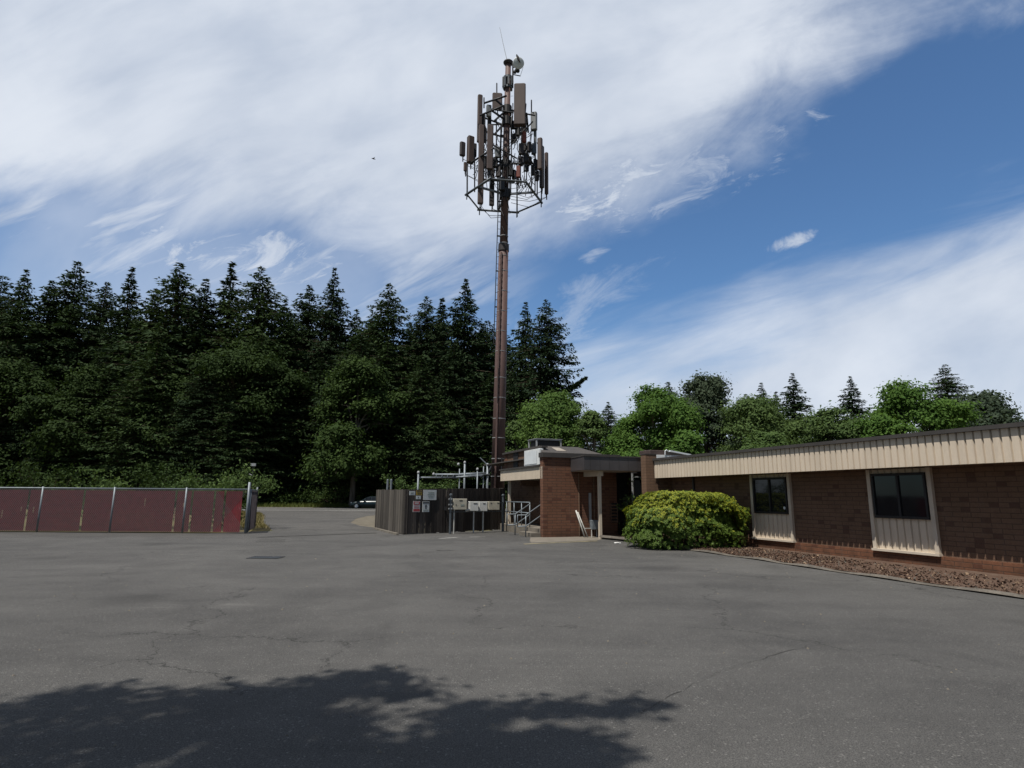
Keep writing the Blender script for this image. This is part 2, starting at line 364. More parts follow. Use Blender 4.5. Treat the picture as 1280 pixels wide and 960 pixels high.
MT['fir'] = leaf_mat('fir_needles', (0.017, 0.033, 0.017), (0.040, 0.064, 0.024), 0.10)
MT['fir_light'] = leaf_mat('fir_needles_light', (0.022, 0.042, 0.019), (0.056, 0.086, 0.028), 0.12)
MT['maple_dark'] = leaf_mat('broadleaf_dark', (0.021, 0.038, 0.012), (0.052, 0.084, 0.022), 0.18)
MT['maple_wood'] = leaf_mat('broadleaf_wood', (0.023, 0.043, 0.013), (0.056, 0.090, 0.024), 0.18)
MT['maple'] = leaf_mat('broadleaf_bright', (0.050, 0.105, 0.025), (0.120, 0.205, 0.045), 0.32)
MT['maple_light'] = leaf_mat('broadleaf_light', (0.055, 0.105, 0.028), (0.125, 0.195, 0.052), 0.32)
MT['maple_mid'] = leaf_mat('broadleaf_mid', (0.054, 0.094, 0.032), (0.120, 0.172, 0.056), 0.25)
MT['cottonwood'] = leaf_mat('broadleaf_bluish', (0.035, 0.055, 0.034), (0.082, 0.105, 0.062), 0.18)
MT['willow'] = leaf_mat('broadleaf_willow', (0.062, 0.105, 0.032), (0.120, 0.175, 0.055), 0.3)
MT['bush_leaf'] = leaf_mat('shrub_leaf', (0.050, 0.092, 0.015), (0.120, 0.178, 0.027), 0.18, 0.6, 0.2, 1.2)
MT['bush_new_sunlit'] = leaf_mat('shrub_sunlit_new_growth', (0.175, 0.225, 0.024), (0.36, 0.355, 0.040), 0.25, 0.6, 0.2, 1.5)  # new growth colour that also carries the sunlit yellow of the top
MT['weed'] = leaf_mat('verge_grass', (0.07, 0.10, 0.025), (0.17, 0.19, 0.06), 0.25)
MT['car_paint'] = mat('car_paint', (0.006, 0.016, 0.020), 0.28, metal=0.1, spec=0.4)
MT['tyre'] = mat('tyre', (0.015, 0.015, 0.015), 0.85)
MT['rim'] = mat('wheel_rim', (0.42, 0.43, 0.45), 0.35, metal=0.6)
MT['lamp_glass'] = mat('headlamp', (0.65, 0.68, 0.70), 0.12, spec=0.8)
MT['tail'] = mat('tail_lamp', (0.30, 0.02, 0.02), 0.2)
MT['bird'] = mat('bird', (0.030, 0.026, 0.024), 0.8)
MT['litter'] = mat('litter', (0.78, 0.78, 0.76), 0.8)
def glass_mat():
    m = bpy.data.materials.new('dark_window_glass'); m.use_nodes = True
    b = m.node_tree.nodes['Principled BSDF']
    b.inputs['Base Color'].default_value = (0.010, 0.012, 0.014, 1); b.inputs['Roughness'].default_value = 0.04
    b.inputs['Specular IOR Level'].default_value = 0.35
    return m
MT['glass'] = glass_mat()

# ------------------------------------------------------------------ mesh helpers
class MB:
    def __init__(s): s.v = []; s.f = []; s.mi = []
    def add(s, vs, fs, mi=0):
        o = len(s.v); s.v += [tuple(x) for x in vs]
        for f in fs: s.f.append(tuple(i + o for i in f)); s.mi.append(mi)
        return s
    def box(s, x0, x1, y0, y1, z0, z1, mi=0):
        vs = [(x, y, z) for z in (z0, z1) for y in (y0, y1) for x in (x0, x1)]
        return s.add(vs, [(0, 2, 3, 1), (4, 5, 7, 6), (0, 1, 5, 4), (2, 6, 7, 3), (0, 4, 6, 2), (1, 3, 7, 5)], mi)
    def cbox(s, c, sz, yaw=0.0, mi=0, bevel=0.0):          # box about a centre, turned by yaw, edges cut
        c = Vector(c); w, d, h = sz[0] / 2, sz[1] / 2, sz[2] / 2
        b = min(bevel, w * 0.6, d * 0.6)
        if b > 0:
            ring = [(-w + b, -d), (w - b, -d), (w, -d + b), (w, d - b), (w - b, d), (-w + b, d), (-w, d - b), (-w, -d + b)]
        else: ring = [(-w, -d), (w, -d), (w, d), (-w, d)]
        cy, sy = math.cos(yaw), math.sin(yaw); n = len(ring); vs = []
        lv = [(-h, 1.0), (h, 1.0)]
        if b > 0:
            k = 1 - b / max(w, d) * 0.7
            lv = [(-h, k), (-h + b * 0.7, 1.0), (h - b * 0.7, 1.0), (h, k)]
        for z, k in lv:
            for x, y in ring: vs.append((c.x + (x * cy - y * sy) * k, c.y + (x * sy + y * cy) * k, c.z + z))
        m = len(lv)
        fs = [tuple(reversed(range(n))), tuple(range((m - 1) * n, m * n))]
        for j in range(m - 1):
            for i in range(n): fs.append((j * n + i, j * n + (i + 1) % n, (j + 1) * n + (i + 1) % n, (j + 1) * n + i))
        return s.add(vs, fs, mi)
    def tube(s, p0, p1, r0, r1=None, n=8, mi=0, caps=True):
        return s.path([p0, p1], [r0, r0 if r1 is None else r1], n, mi, caps)
    def path(s, pts, rs, n=8, mi=0, caps=True):
        pts = [Vector(p) for p in pts]
        if not hasattr(rs, '__len__'): rs = [rs] * len(pts)
        vs = []; prev = None
        for i, p in enumerate(pts):
            d = (pts[min(i + 1, len(pts) - 1)] - pts[max(i - 1, 0)]).normalized()
            a = prev if prev is not None else (Vector((1, 0, 0)) if abs(d.x) < 0.8 else Vector((0, 1, 0)))
            a = (a - d * a.dot(d)).normalized(); b = d.cross(a); prev = a
            for k in range(n):
                t = 2 * math.pi * k / n
                vs.append(p + (a * math.cos(t) + b * math.sin(t)) * rs[i])
        fs = [(i * n + k, i * n + (k + 1) % n, (i + 1) * n + (k + 1) % n, (i + 1) * n + k) for i in range(len(pts) - 1) for k in range(n)]
        if caps: fs += [tuple(reversed(range(n))), tuple(range((len(pts) - 1) * n, len(pts) * n))]
        return s.add(vs, fs, mi)
    def beam(s, p0, p1, w, h, mi=0):                         # rectangular bar
        p0, p1 = Vector(p0), Vector(p1); d = (p1 - p0).normalized()
        a = Vector((0, 0, 1)); a = Vector((1, 0, 0)) if abs(d.z) > 0.95 else a
        sd = d.cross(a).normalized(); u_ = sd.cross(d)
        vs = [p + sd * (i * w / 2) + u_ * (j * h / 2) for p in (p0, p1) for i, j in ((-1, -1), (1, -1), (1, 1), (-1, 1))]
        return s.add(vs, [(3, 2, 1, 0), (4, 5, 6, 7), (0, 1, 5, 4), (1, 2, 6, 5), (2, 3, 7, 6), (3, 0, 4, 7)], mi)
    def prism(s, poly, z0, z1, mi=0):
        n = len(poly); vs = [(x, y, z) for z in (z0, z1) for x, y in poly]
        fs = [tuple(reversed(range(n))), tuple(range(n, 2 * n))] + [(i, (i + 1) % n, n + (i + 1) % n, n + i) for i in range(n)]
        return s.add(vs, fs, mi)
    def sheet(s, poly, z, mi=0): return s.add([(x, y, z) for x, y in poly], [tuple(range(len(poly)))], mi)
    def lathe(s, c, prof, n=20, mi=0):
        c = Vector(c); vs = [(c.x + r * math.cos(2 * math.pi * k / n), c.y + r * math.sin(2 * math.pi * k / n), c.z + z) for r, z in prof for k in range(n)]
        fs = [(i * n + k, i * n + (k + 1) % n, (i + 1) * n + (k + 1) % n, (i + 1) * n + k) for i in range(len(prof) - 1) for k in range(n)]
        fs += [tuple(reversed(range(n))), tuple(range((len(prof) - 1) * n, len(prof) * n))]
        return s.add(vs, fs, mi)
    def build(s, name, mats, parent=None, off=None, smooth=False):
        me = bpy.data.meshes.new(name)
        o_ = Vector(off) if off is not None else Vector((0, 0, 0))
        me.from_pydata([Vector(v) - o_ for v in s.v], [], s.f)
        for m in (mats if isinstance(mats, (list, tuple)) else [mats]): me.materials.append(MT[m])
        me.polygons.foreach_set('material_index', s.mi)
        if smooth: me.polygons.foreach_set('use_smooth', [len(f) <= 4 for f in s.f])
        me.update()
        o = bpy.data.objects.new(name, me); COL.objects.link(o)
        if parent is not None: o.parent = parent
        return o

def np_mesh(name, V, nper, mats, parent=None, mi=None, loc=None):
    me = bpy.data.meshes.new(name); V = np.asarray(V, np.float32).reshape(-1, 3); nf = len(V) // nper
    me.vertices.add(len(V)); me.vertices.foreach_set('co', V.ravel())
    me.loops.add(len(V)); me.loops.foreach_set('vertex_index', np.arange(len(V), dtype=np.int32))
    me.polygons.add(nf); me.polygons.foreach_set('loop_start', np.arange(nf, dtype=np.int32) * nper)
    for m in (mats if isinstance(mats, (list, tuple)) else [mats]): me.materials.append(MT[m])
    if mi is not None: me.polygons.foreach_set('material_index', np.asarray(mi, np.int32))
    me.update(calc_edges=True)
    o = bpy.data.objects.new(name, me); COL.objects.link(o)
    if parent is not None: o.parent = parent
    if loc is not None: o.location = loc
    return o

def tag(o, label, cat, group=None):
    o['label'] = label; o['category'] = cat
    if group: o['group'] = group
    return o
def thing(name, label, cat, loc=(0, 0, 0), rz=0.0, group=None):
    o = bpy.data.objects.new(name, None); COL.objects.link(o)
    o.location = loc; o.rotation_euler = (0, 0, rz); o.empty_display_size = 0.3
    return tag(o, label, cat, group)
def struct(o, kind='structure'): o['kind'] = kind; return o
def dup(root, loc, rz=0.0, scale=1.0, label=None, group=None):
    r = root.copy(); COL.objects.link(r); r.location = loc; r.rotation_euler = (0, 0, rz)
    r.scale = (scale,) * 3 if not hasattr(scale, '__len__') else scale
    if label: r['label'] = label
    if group: r['group'] = group
    for ch in list(root.children):
        c = ch.copy(); COL.objects.link(c); c.parent = r
        for g in list(ch.children):
            d = g.copy(); COL.objects.link(d); d.parent = c
    return r

# ------------------------------------------------------------------ the setting: ground sheets
Z1, Z2, Z3, Z4 = 0.004, 0.008, 0.012, 0.016
TH = R(20)
U = Vector((math.cos(TH), math.sin(TH), 0)); V_ = Vector((-math.sin(TH), math.cos(TH), 0))
O = gnd(679, 672)
def W(s, t, z=0.0): return O + U * s + V_ * t + Vector((0, 0, z))
def W2(s, t): p = W(s, t); return (p.x, p.y)

g = MB(); g.sheet([(-2500, -2500), (2500, -2500), (2500, 2500), (-2500, 2500)], -0.004); struct(g.build('ground', 'earth'))
g = MB(); g.sheet([(-220, 81), (140, 81), (160, 260), (-240, 260)], Z1); struct(g.build('forest_floor', 'forest_floor'))
g = MB(); g.sheet([(-220, 62), (200, 62), (200, 78), (-220, 78)], Z2); struct(g.build('road', 'road'))
lotp = [(-60, -30), (40, -30), (40, 6), (13, 6), (9.5, 12), W2(4.9, -3), W2(6, -0.3), W2(-0.4, 6), (-0.8, 28.6), (-4.4, 27.2), (-6.9, 30.9), (-8.3, 33.0), (-9.8, 33.5), (-11.6, 29.8), (-10.6, 27.4), (-12.5, 25.3), (-60, 25.3)]
g = MB(); g.sheet(lotp, Z2); struct(g.build('parking_lot', 'lot'))
drv = [(-6.3, 29.0), (-7.6, 31.5), (-9.4, 36), (-10.6, 42), (-11.2, 48), (-9.5, 55), (-3, 60.5), (6, 62.3), (-36, 62.3), (-27, 60), (-22, 54), (-18.5, 46), (-14.5, 36), (-11.4, 29.2), (-10.9, 28.0)]
g = MB(); g.sheet(drv, Z3); struct(g.build('driveway', 'drive'))
g = MB()
for x0 in np.arange(-220, 190, 20): g.box(x0, x0 + 20, 63.6, 64.1, Z3, Z3 + 0.002)
for x0 in np.arange(-220, 190, 20): g.box(x0, x0 + 20, 76.9, 77.2, Z3, Z3 + 0.002)
for x0 in np.arange(-220, 190, 12): g.box(x0, x0 + 12, 70.2, 70.32, Z3, Z3 + 0.002); g.box(x0, x0 + 12, 70.44, 70.56, Z3, Z3 + 0.002)
struct(g.build('road_markings', 'white_line'))
# dark joint between lot and driveway, old patch, drain
def strip(pts, w, z, jit=0.3):
    m = MB(); L = []; Rr = []
    for i, p in enumerate(pts):
        d = (Vector(pts[min(i + 1, len(pts) - 1)]) - Vector(pts[max(i - 1, 0)])); d.z = 0; d.normalize(); n_ = Vector((-d.y, d.x, 0)); ww = w * (1 + jit * (random.random() - 0.5) * 2) / 2
        L.append(Vector(p) + n_ * ww); Rr.append(Vector(p) - n_ * ww)
    for i in range(len(pts) - 1):
        m.add([(q.x, q.y, z) for q in (L[i], Rr[i], Rr[i + 1], L[i + 1])], [(0, 1, 2, 3)])
    return m
def wobble(a, b, n, amp): 
    a, b = Vector(a), Vector(b); return [a.lerp(b, i / n) + Vector((random.uniform(-amp, amp), random.uniform(-amp, amp), 0)) for i in range(n + 1)]
m = strip(wobble(gnd(322, 672), gnd(470, 666.5), 16, 0.05), 0.22, Z4 + 0.004, 0.5); struct(m.build('tar_joint', 'patch'))
m = MB(); m.sheet([tuple(gnd(x, y))[:2] for x, y in ((322, 674.5), (357, 674.2), (356, 677.5), (319, 678))], Z3); struct(m.build('asphalt_patch', 'patch'))
m = strip(wobble(gnd(1010, 808), gnd(905, 838), 14, 0.025) + wobble(gnd(895, 842), gnd(835, 872), 8, 0.03) + wobble(gnd(830, 876), gnd(800, 893), 6, 0.02), 0.007, Z3, 0.9); struct(m.build('pavement_crack', 'patch'))
m = strip(wobble(gnd(548, 688.5), gnd(568, 688.0), 6, 0.06), 0.20, Z3, 0.8); struct(m.build('asphalt_pothole_patch', 'patch'))
# painted marks on the lot
m = strip(wobble(gnd(549, 673.6), gnd(576, 671.6), 8, 0.02), 0.16, Z3, 0.5)
m2 = strip(wobble(gnd(588, 671.7), gnd(607, 671.2), 8, 0.02), 0.14, Z3, 0.5); m.add(m2.v, m2.f)
struct(m.build('parking_line', 'worn_paint'))
m = strip(wobble(gnd(655, 680.6), gnd(746, 676.6), 14, 0.012), 0.12, Z4, 0.25); struct(m.build('yellow_line', 'yellow_line'))
m = MB(); m.sheet([tuple(gnd(x, y))[:2] for x, y in ((662, 676.5), (664, 678.8), (748, 675.6), (755, 673.4))] + [W2(2.6, 0.05), W2(-0.5, 0.1)], Z3); struct(m.build('concrete_apron', 'concrete'))
# dry verge left of the driveway, gravel island right of it
m = MB(); m.sheet([(-12.3, 26.0), (-10.9, 28.0), (-11.4, 29.2), (-14.5, 36), (-18.5, 46), (-22, 54), (-27, 60), (-36, 61.9), (-60, 61.9), (-60, 25.6), (-14, 25.6)], Z1 + 0.002); struct(m.build('dry_verge', 'dry_grass'))
m = MB(); m.sheet([(-6.9, 30.9), (-8.3, 33.0), (-9.4, 36), (-10.6, 42), (-11.2, 48), (-9.5, 55), (-3, 60.5), (6, 61.9), (60, 61.9), (60, 30), (0, 30)], Z1 + 0.002); struct(m.build('gravel_island', 'gravel'))
m = MB(); m.sheet([(-220, 78), (200, 78), (200, 82.5), (-220, 82.5)], Z3); struct(m.build('roadside_verge', 'dry_grass'))

def blades(name, n, fn, h, w, mats, label, cat):
    P = np.array([fn() for _ in range(n)]); a = rng.uniform(0, 2 * np.pi, n); hh = h * rng.uniform(0.4, 1.3, n); lean = rng.normal(0, 0.35, (n, 2)) * hh[:, None]
    ww = w * rng.uniform(0.6, 1.3, n); dx, dy = np.cos(a) * ww, np.sin(a) * ww
    V = np.zeros((n, 3, 3)); V[:, 0] = P; V[:, 1] = P; V[:, 2] = P
    V[:, 0, 0] -= dx; V[:, 0, 1] -= dy; V[:, 1, 0] += dx; V[:, 1, 1] += dy; V[:, 2, 0] += lean[:, 0]; V[:, 2, 1] += lean[:, 1]; V[:, 2, 2] += hh
    o = np_mesh(name, V, 3, mats); tag(o, label, cat); return struct(o, 'stuff')
def vfn():
    x = random.uniform(-90, 40); return (x, 78.6 + random.random() * 4.5, 0.0)
blades('verge_grass', 26000, vfn, 0.52, 0.05, 'weed', 'yellow green grass along the far edge of the road', 'grass')
DV = [Vector((a, b, 0)) for a, b in drv[8:]]
def pfn():
    k = random.randrange(len(DV) - 2); p = DV[k].lerp(DV[k + 1], random.random()); return (p.x - abs(random.gauss(0, 1.6)) - 0.1, p.y + random.uniform(-0.5, 0.5), 0.0)
blades('dry_grass', 7000, pfn, 0.14, 0.015, 'straw', 'dry tan grass beside the driveway past the chain link fence', 'grass')

# planting bed, kerb
kp = [gnd(751, 674.0), gnd(775, 676.2), gnd(800, 679.5), gnd(830, 683.8), gnd(865, 688.5), gnd(900, 693.5), gnd(950, 700.5), gnd(1000, 708.5), Vector((7.8, 11.9, 0)), Vector((9.2, 8.0, 0)), Vector((11.2, 3.0, 0))]
bed = [(p.x, p.y) for p in kp] + [(14.0, 3.0), W2(4.8, -16), W2(4.8, -0.1), W2(2.75, -0.05)]
m = MB(); m.sheet(bed, 0.055); struct(m.build('planting_bed', 'mulch'))
m = MB()
pts = []
for i in range(len(kp) - 1):
    n_ = max(3, int((kp[i + 1] - kp[i]).length / 0.25))
    pts += [kp[i].lerp(kp[i + 1], j / n_) for j in range(n_)]
for i in range(len(pts) - 1):
    d = (pts[i + 1] - pts[i]).normalized(); n_ = Vector((-d.y, d.x, 0))
    k0 = 1.0 if pts[i].y > 19 else 0.55
    for sgn in (0,):
        prof = [(-0.11, 0.0), (-0.08, 0.08), (-0.03, 0.12), (0.05, 0.12), (0.09, 0.06)]
    a = []; 
    for q in (pts[i], pts[i + 1]):
        j = 0.7 + 0.6 * (math.sin(q.x * 13.1 + q.y * 7.7) * 0.5 + 0.5)
        kk = 1.0 if q.y > 19 else 0.5
        a.append([q + n_ * (-x) + Vector((0, 0, z * kk * j)) for x, z in prof])
    vs = a[0] + a[1]; m.add(vs, [(x, x + 1, x + 6, x + 5) for x in range(4)])
struct(m.build('kerb', 'kerb', smooth=True))
# bark chips and stones lying on the bed and along its edge
def chipfn():
    while True:
        k = random.uniform(0, 1); i = min(int(random.random() ** 0.8 * 10), 9); a = kp[i].lerp(kp[i + 1], random.random())
        off = random.random() ** 1.3 * 2.2
        return a + Vector((off * 0.92, off * 0.30, 0.055))
n = 12000; P = np.array([chipfn() for _ in range(n)]); sz = rng.uniform(0.015, 0.045, n)
A = rng.normal(size=(n, 3)); A /= np.linalg.norm(A, axis=1)[:, None]; B = rng.normal(size=(n, 3)); B -= A * (A * B).sum(1)[:, None]; B /= np.linalg.norm(B, axis=1)[:, None]
Vv = np.stack([P + A * sz[:, None], P + B * sz[:, None] * 0.5, P - A * sz[:, None], P - B * sz[:, None] * 0.5], 1); Vv[..., 2] += 0.012
o = np_mesh('bark_chips', Vv, 4, ['mulch', 'tan_slat', 'kerb'], mi=rng.choice(3, n, p=[0.86, 0.07, 0.07])); struct(tag(o, 'brown bark chips and small stones covering the planting bed', 'mulch'), 'stuff')

n = 260; P = np.array([(random.uniform(-14, 7), random.uniform(3, 24) ** 1.0, Z2 + 0.006) for _ in range(n)]); sz = rng.uniform(0.008, 0.022, n); Q = []
for p, k in zip(P, sz):
    a = random.uniform(0, 3.1); c_, s_ = math.cos(a) * k, math.sin(a) * k; h_ = k * 0.7
    T4 = [p + np.array([c_, s_, -0.005]), p + np.array([-s_, c_, -0.005]), p + np.array([-c_, -s_, -0.005]), p + np.array([s_, -c_, -0.005])]; top = p + np.array([0, 0, h_])
    for i in range(4): Q.append([T4[i], T4[(i + 1) % 4], top])
o = np_mesh('loose_gravel', np.array(Q), 3, 'concrete'); struct(tag(o, 'tiny pale stones scattered over the asphalt lot', 'gravel'), 'stuff')

# ------------------------------------------------------------------ the brick building (local frame: s right, t back, z up)
B = thing('office_building', 'low brick office building with beige ribbed fascia and an L shaped entrance court', 'building', O, TH)
def part(mb, name, mats, parent=None, label=None, smooth=False):
    o = mb.build(name, mats, parent or B, smooth=smooth)
    if label: o['label'] = label
    return o
# main walls
part(MB().box(0.0, 3.35, 0.0, 0.30, 0, 3.18), 'brick_wall', 'brick', label='front brick wall beside the entrance')
part(MB().box(1.35, 1.65, 0.30, 8.0, 0, 3.18), 'brick_wall', 'brick_tan', label='brick wall behind the porch')
part(MB().box(3.05, 3.35, 0.30, 1.8, 0, 3.1), 'brick_wall', 'brick', label='brick return of the entrance recess')
wing = MB().box(4.75, 5.05, -17.0, -1.60, 0.0, 2.90); part(wing, 'brick_wall', 'brick_tan', label='brick wall of the right wing')
wl = MB().box(4.69, 4.747, -16.9, -5.2, 0.0, 0.30); part(wl, 'wall_base', 'brick_base', label='red brown base course under the window panel')
fin = MB().box(3.56, 4.74, -1.95, -1.60, 0, 3.02); fin.box(3.56, 4.06, -1.95, -1.60, 3.02, 3.25); f_ = part(fin, 'brick_pier', 'brick_tan')
part(MB().box(3.545, 4.075, -1.965, -1.585, 3.253, 3.29), 'pier_cap', 'dark_trim', f_)
part(MB().box(1.65, 13.0, 7.7, 8.0, 0, 3.18), 'brick_wall', 'brick', label='rear wall')
part(MB().box(12.7, 13.0, -17.0, 7.69, 0, 2.9), 'brick_wall', 'brick', label='far side wall')
part(MB().box(5.06, 12.69, -17.0, -16.7, 0, 2.9), 'brick_wall', 'brick', label='end wall of the right wing')
# roofs
part(MB().box(0.02, 5.0, 0.03, 8.1, 3.183, 3.23), 'roof', 'roofing')
e = MB(); e.box(-0.05, 3.515, -0.08, 0.02, 3.16, 3.35); e.box(-0.06, 0.02, 0.024, 0.33, 3.16, 3.35)
part(e, 'roof_edge', 'dark_trim')
# ribbed fascia in a wavy sheet
def ribbed(s0, t0, t1, z0, z1, pitch, depth, out=-1):
    m = MB(); n_ = int(abs(t1 - t0) / pitch); st = (t1 - t0) / n_; prof = []
    for i in range(n_):
        a = t0 + st * i
        prof += [(a, 0.0), (a + st * 0.74, 0.0), (a + st * 0.80, depth), (a + st * 0.93, depth)]
    prof.append((t1, 0.0))
    vs = []
    for t, d in prof: vs += [(s0 - out * d, t, z0), (s0 - out * d, t, z1)]
    fs = [(2 * i, 2 * i + 1, 2 * i + 3, 2 * i + 2) for i in range(len(prof) - 1)]
    m.add(vs, fs); return m
# left porch
f1 = ribbed(0.0, 0.0 + 0.03, 5.22, 2.31, 2.80, 0.10, 0.03); f1.box(0.035, 0.07, 0.03, 5.22, 2.31, 2.80); f1.box(0.0, 1.34, 5.22, 5.26, 2.31, 2.80)
part(f1, 'fascia', 'beige', label='beige ribbed fascia of the side porch')
part(MB().box(-0.06, 1.34, 0.325, 5.3, 2.803, 2.87), 'porch_roof', 'dark_trim')
part(MB().box(0.08, 1.34, 0.31, 5.2, 2.33, 2.37), 'soffit', 'soffit')
part(MB().box(0.25, 0.36, 4.75, 4.86, 0.32, 2.33), 'porch_post', 'beige_trim')
part(MB().box(0.0, 1.35, 0.31, 6.0, 0.0, 0.32), 'porch_slab', 'concrete')
stp = MB(); stp.box(-0.42, -0.003, 0.25, 1.6, 0.0, 0.16); part(stp, 'step', 'concrete')
d_ = part(MB().box(1.30, 1.347, 2.5, 3.45, 0.33, 2.3), 'door', 'door'); part(MB().tube((1.27, 3.35, 1.3), (1.27, 3.35, 1.4), 0.02), 'handle', 'galv', d_)
part(MB().tube((1.28, 1.15, 0.33), (1.28, 1.15, 2.33), 0.04), 'downspout', 'beige_trim')
part(MB().box(0.45, 1.25, 3.7, 3.76, 2.05, 2.327), 'hanging_panel', 'brick_tan')
# porch railing and step handrails: galvanised tube
def rail_set(paths):
    m = MB()
    for p in paths: m.path(p, 0.024, 8)
    return m
zs = 0.32
part(rail_set([[(0.08, 1.62, zs + 1.02), (0.08, 4.7, zs + 1.02)], [(0.08, 1.62, zs + 0.58), (0.08, 4.7, zs + 0.58)]] + [[(0.08, t, zs), (0.08, t, zs + 1.02)] for t in (1.64, 2.6, 3.55, 4.55)] + [[(0.08, 4.7, zs + 1.02), (0.3, 4.8, zs + 1.02)]]), 'porch_railing', 'galv', smooth=True)
for tt in (1.58, 0.36):
    part(rail_set([[(-0.95, tt, 0.42), (-0.95, tt, 0.86), (-0.60, tt, 0.86), (0.06, tt, 1.28)], [(-0.95, tt, 0.42), (-0.60, tt, 0.42), (0.06, tt, 0.84)], [(-0.60, tt, 0.0), (-0.60, tt, 0.86)], [(0.06, tt, 0.32), (0.06, tt, 1.28)]]), 'handrail', 'galv', smooth=True)
# entrance canopy
cp = [(1.23, -0.004), (1.03, -1.6), (3.55, -1.6), (3.55, -0.004)]
part(MB().prism(cp, 2.62, 3.13), 'canopy', 'canopy_metal')
part(MB().prism([(1.20, -0.09), (1.01, -1.63), (3.515, -1.63), (3.515, -0.09)], 3.133, 3.18), 'canopy_cap', 'dark_trim')
for k in range(6):
    x0 = 1.1 + k * 0.42
    part(MB().beam((x0 + 0.2, -1.603, 2.63), (x0 + 0.2, -1.603, 3.12), 0.010, 0.006), 'fascia_seam', 'dark_trim')
part(MB().prism([(1.27, -0.01), (1.08, -1.55), (3.54, -1.55), (3.54, -0.01)], 2.598, 2.617), 'soffit', 'soffit')
part(MB().box(1.85, 1.96, -1.23, -1.12, 0.0, 2.40), 'canopy_post', 'beige_trim')
part(MB().box(1.81, 2.00, -1.34, -0.01, 2.403, 2.595), 'canopy_beam', 'beige_trim')
for x0, r_ in ((1.57, 0.03), (2.26, 0.035)):
    part(MB().tube((x0, -0.05, 0.05), (x0, -0.05, 2.59), r_), 'downspout', 'brick_tan')
part(MB().box(2.03, 2.12, -0.06, -0.003, 0.55, 1.75), 'conduit_duct', 'grey_metal')
vt = part(MB().box(3.03, 3.33, -0.03, -0.003, 0.55, 1.35), 'louvre', 'black')
sl_ = MB()
for k in range(6): sl_.box(3.04, 3.32, -0.06, -0.031, 0.57 + k * 0.13, 0.63 + k * 0.13)
sl_.box(3.02, 3.04, -0.065, -0.031, 0.54, 1.36); sl_.box(3.32, 3.34, -0.065, -0.031, 0.54, 1.36)
part(sl_, 'louvre_blade', 'brick_tan', vt)
# entrance recess, door and side light
dr = part(MB().box(3.38, 4.08, 1.2, 1.25, 0.06, 2.3), 'door', 'door'); part(MB().tube((3.48, 1.15, 0.9), (3.48, 1.15, 1.3), 0.018), 'handle', 'galv', dr)
fr = MB(); fr.box(4.10, 4.15, -0.02, 0.05, 0.0, 2.59); fr.box(4.66, 4.74, -0.02, 0.05, 0.0, 2.59); fr.box(4.15, 4.66, -0.02, 0.05, 2.42, 2.47); fr.box(4.15, 4.66, -0.02, 0.05, 0.0, 0.10)
sw = part(fr, 'window', 'grey_metal', label='tall side light by the entrance'); part(MB().box(4.15, 4.66, 0.005, 0.02, 0.10, 2.42), 'pane', 'glass', sw)
part(MB().box(4.10, 4.74, -0.02, 0.05, 2.593, 3.1), 'transom_panel', 'canopy_metal')
part(MB().box(3.36, 5.0, 1.5, 1.6, 0.0, 3.1), 'recess_wall', 'dark_trim')
part(MB().box(4.75, 5.0, -1.59, 1.5, 0.0, 3.1), 'brick_wall', 'brick_tan', label='side wall inside the entrance court')
# right wing fascia, roof, soffit
TF0, TF1 = -17.2, -1.99
f2 = ribbed(3.92, TF0, TF1, 2.335, 3.01, 0.171, 0.045); f2.box(3.975, 4.02, TF0, TF1, 2.335, 3.01); f2.box(3.92, 4.74, TF0 - 0.04, TF0, 2.345, 3.02)
part(f2, 'fascia', 'beige', label='long beige ribbed fascia of the right wing')
rd = MB(); rd.box(3.85, 13.0, TF0 - 0.06, TF1 + 0.02, 3.013, 3.10); rd.box(4.165, 13.0, TF1 + 0.021, 0.02, 3.024, 3.112); part(rd, 'roof', 'dark_trim')
part(MB().box(4.025, 4.74, TF0, TF1, 2.36, 2.40), 'soffit', 'soffit')
def window_panel(t0, t1):
    m = MB(); n_ = int((t1 - t0) / 0.171); 
    q = ribbed(4.705, t0 + 0.1, t1 - 0.1, 0.32, 2.33, 0.17, 0.03); m.add(q.v, q.f); m.box(4.737, 4.748, t0, t1, 0.32, 2.34)
    pn = part(m, 'window_panel', 'beige')
    part(MB().box(4.66, 4.736, t0, t0 + 0.1, 0.36, 2.34), 'trim', 'beige_trim', pn); part(MB().box(4.66, 4.736, t1 - 0.1, t1, 0.36, 2.34), 'trim', 'beige_trim', pn)
    part(MB().box(4.62, 4.746, t0 - 0.02, t1 + 0.02, 0.30, 0.355), 'trim', 'beige_trim', pn)
    a, b = t0 + 0.14, t1 - 0.14; c = (a + b) / 2
    fr = MB(); 
    for z0, z1, q0, q1 in ((1.12, 1.18, a, b), (2.17, 2.23, a, b), (1.183, 2.167, a, a + 0.05), (1.183, 2.167, b - 0.05, b), (1.183, 2.167, c - 0.03, c + 0.03)): fr.box(4.65, 4.735, q0, q1, z0, z1)
    w = part(fr, 'window', 'black'); part(MB().box(4.685, 4.70, a + 0.05, b - 0.05, 1.18, 2.17), 'pane', 'glass', w)
    return w, a
w1_, a1 = window_panel(-8.07, -6.38)
stk = MB(); stk.lathe((0, 0, 0), [(0.045, 0), (0.045, 0.002)], 12); stk.v = [(4.683 - z, a1 + 0.15 + x, 1.30 + y) for x, y, z in stk.v]
part(stk, 'window_sticker', 'sign_white', w1_)
window_panel(-12.4, -10.7)
part(MB().tube((4.70, -3.35, 0.1), (4.70, -3.35, 2.36), 0.04), 'downspout', 'dark_trim')

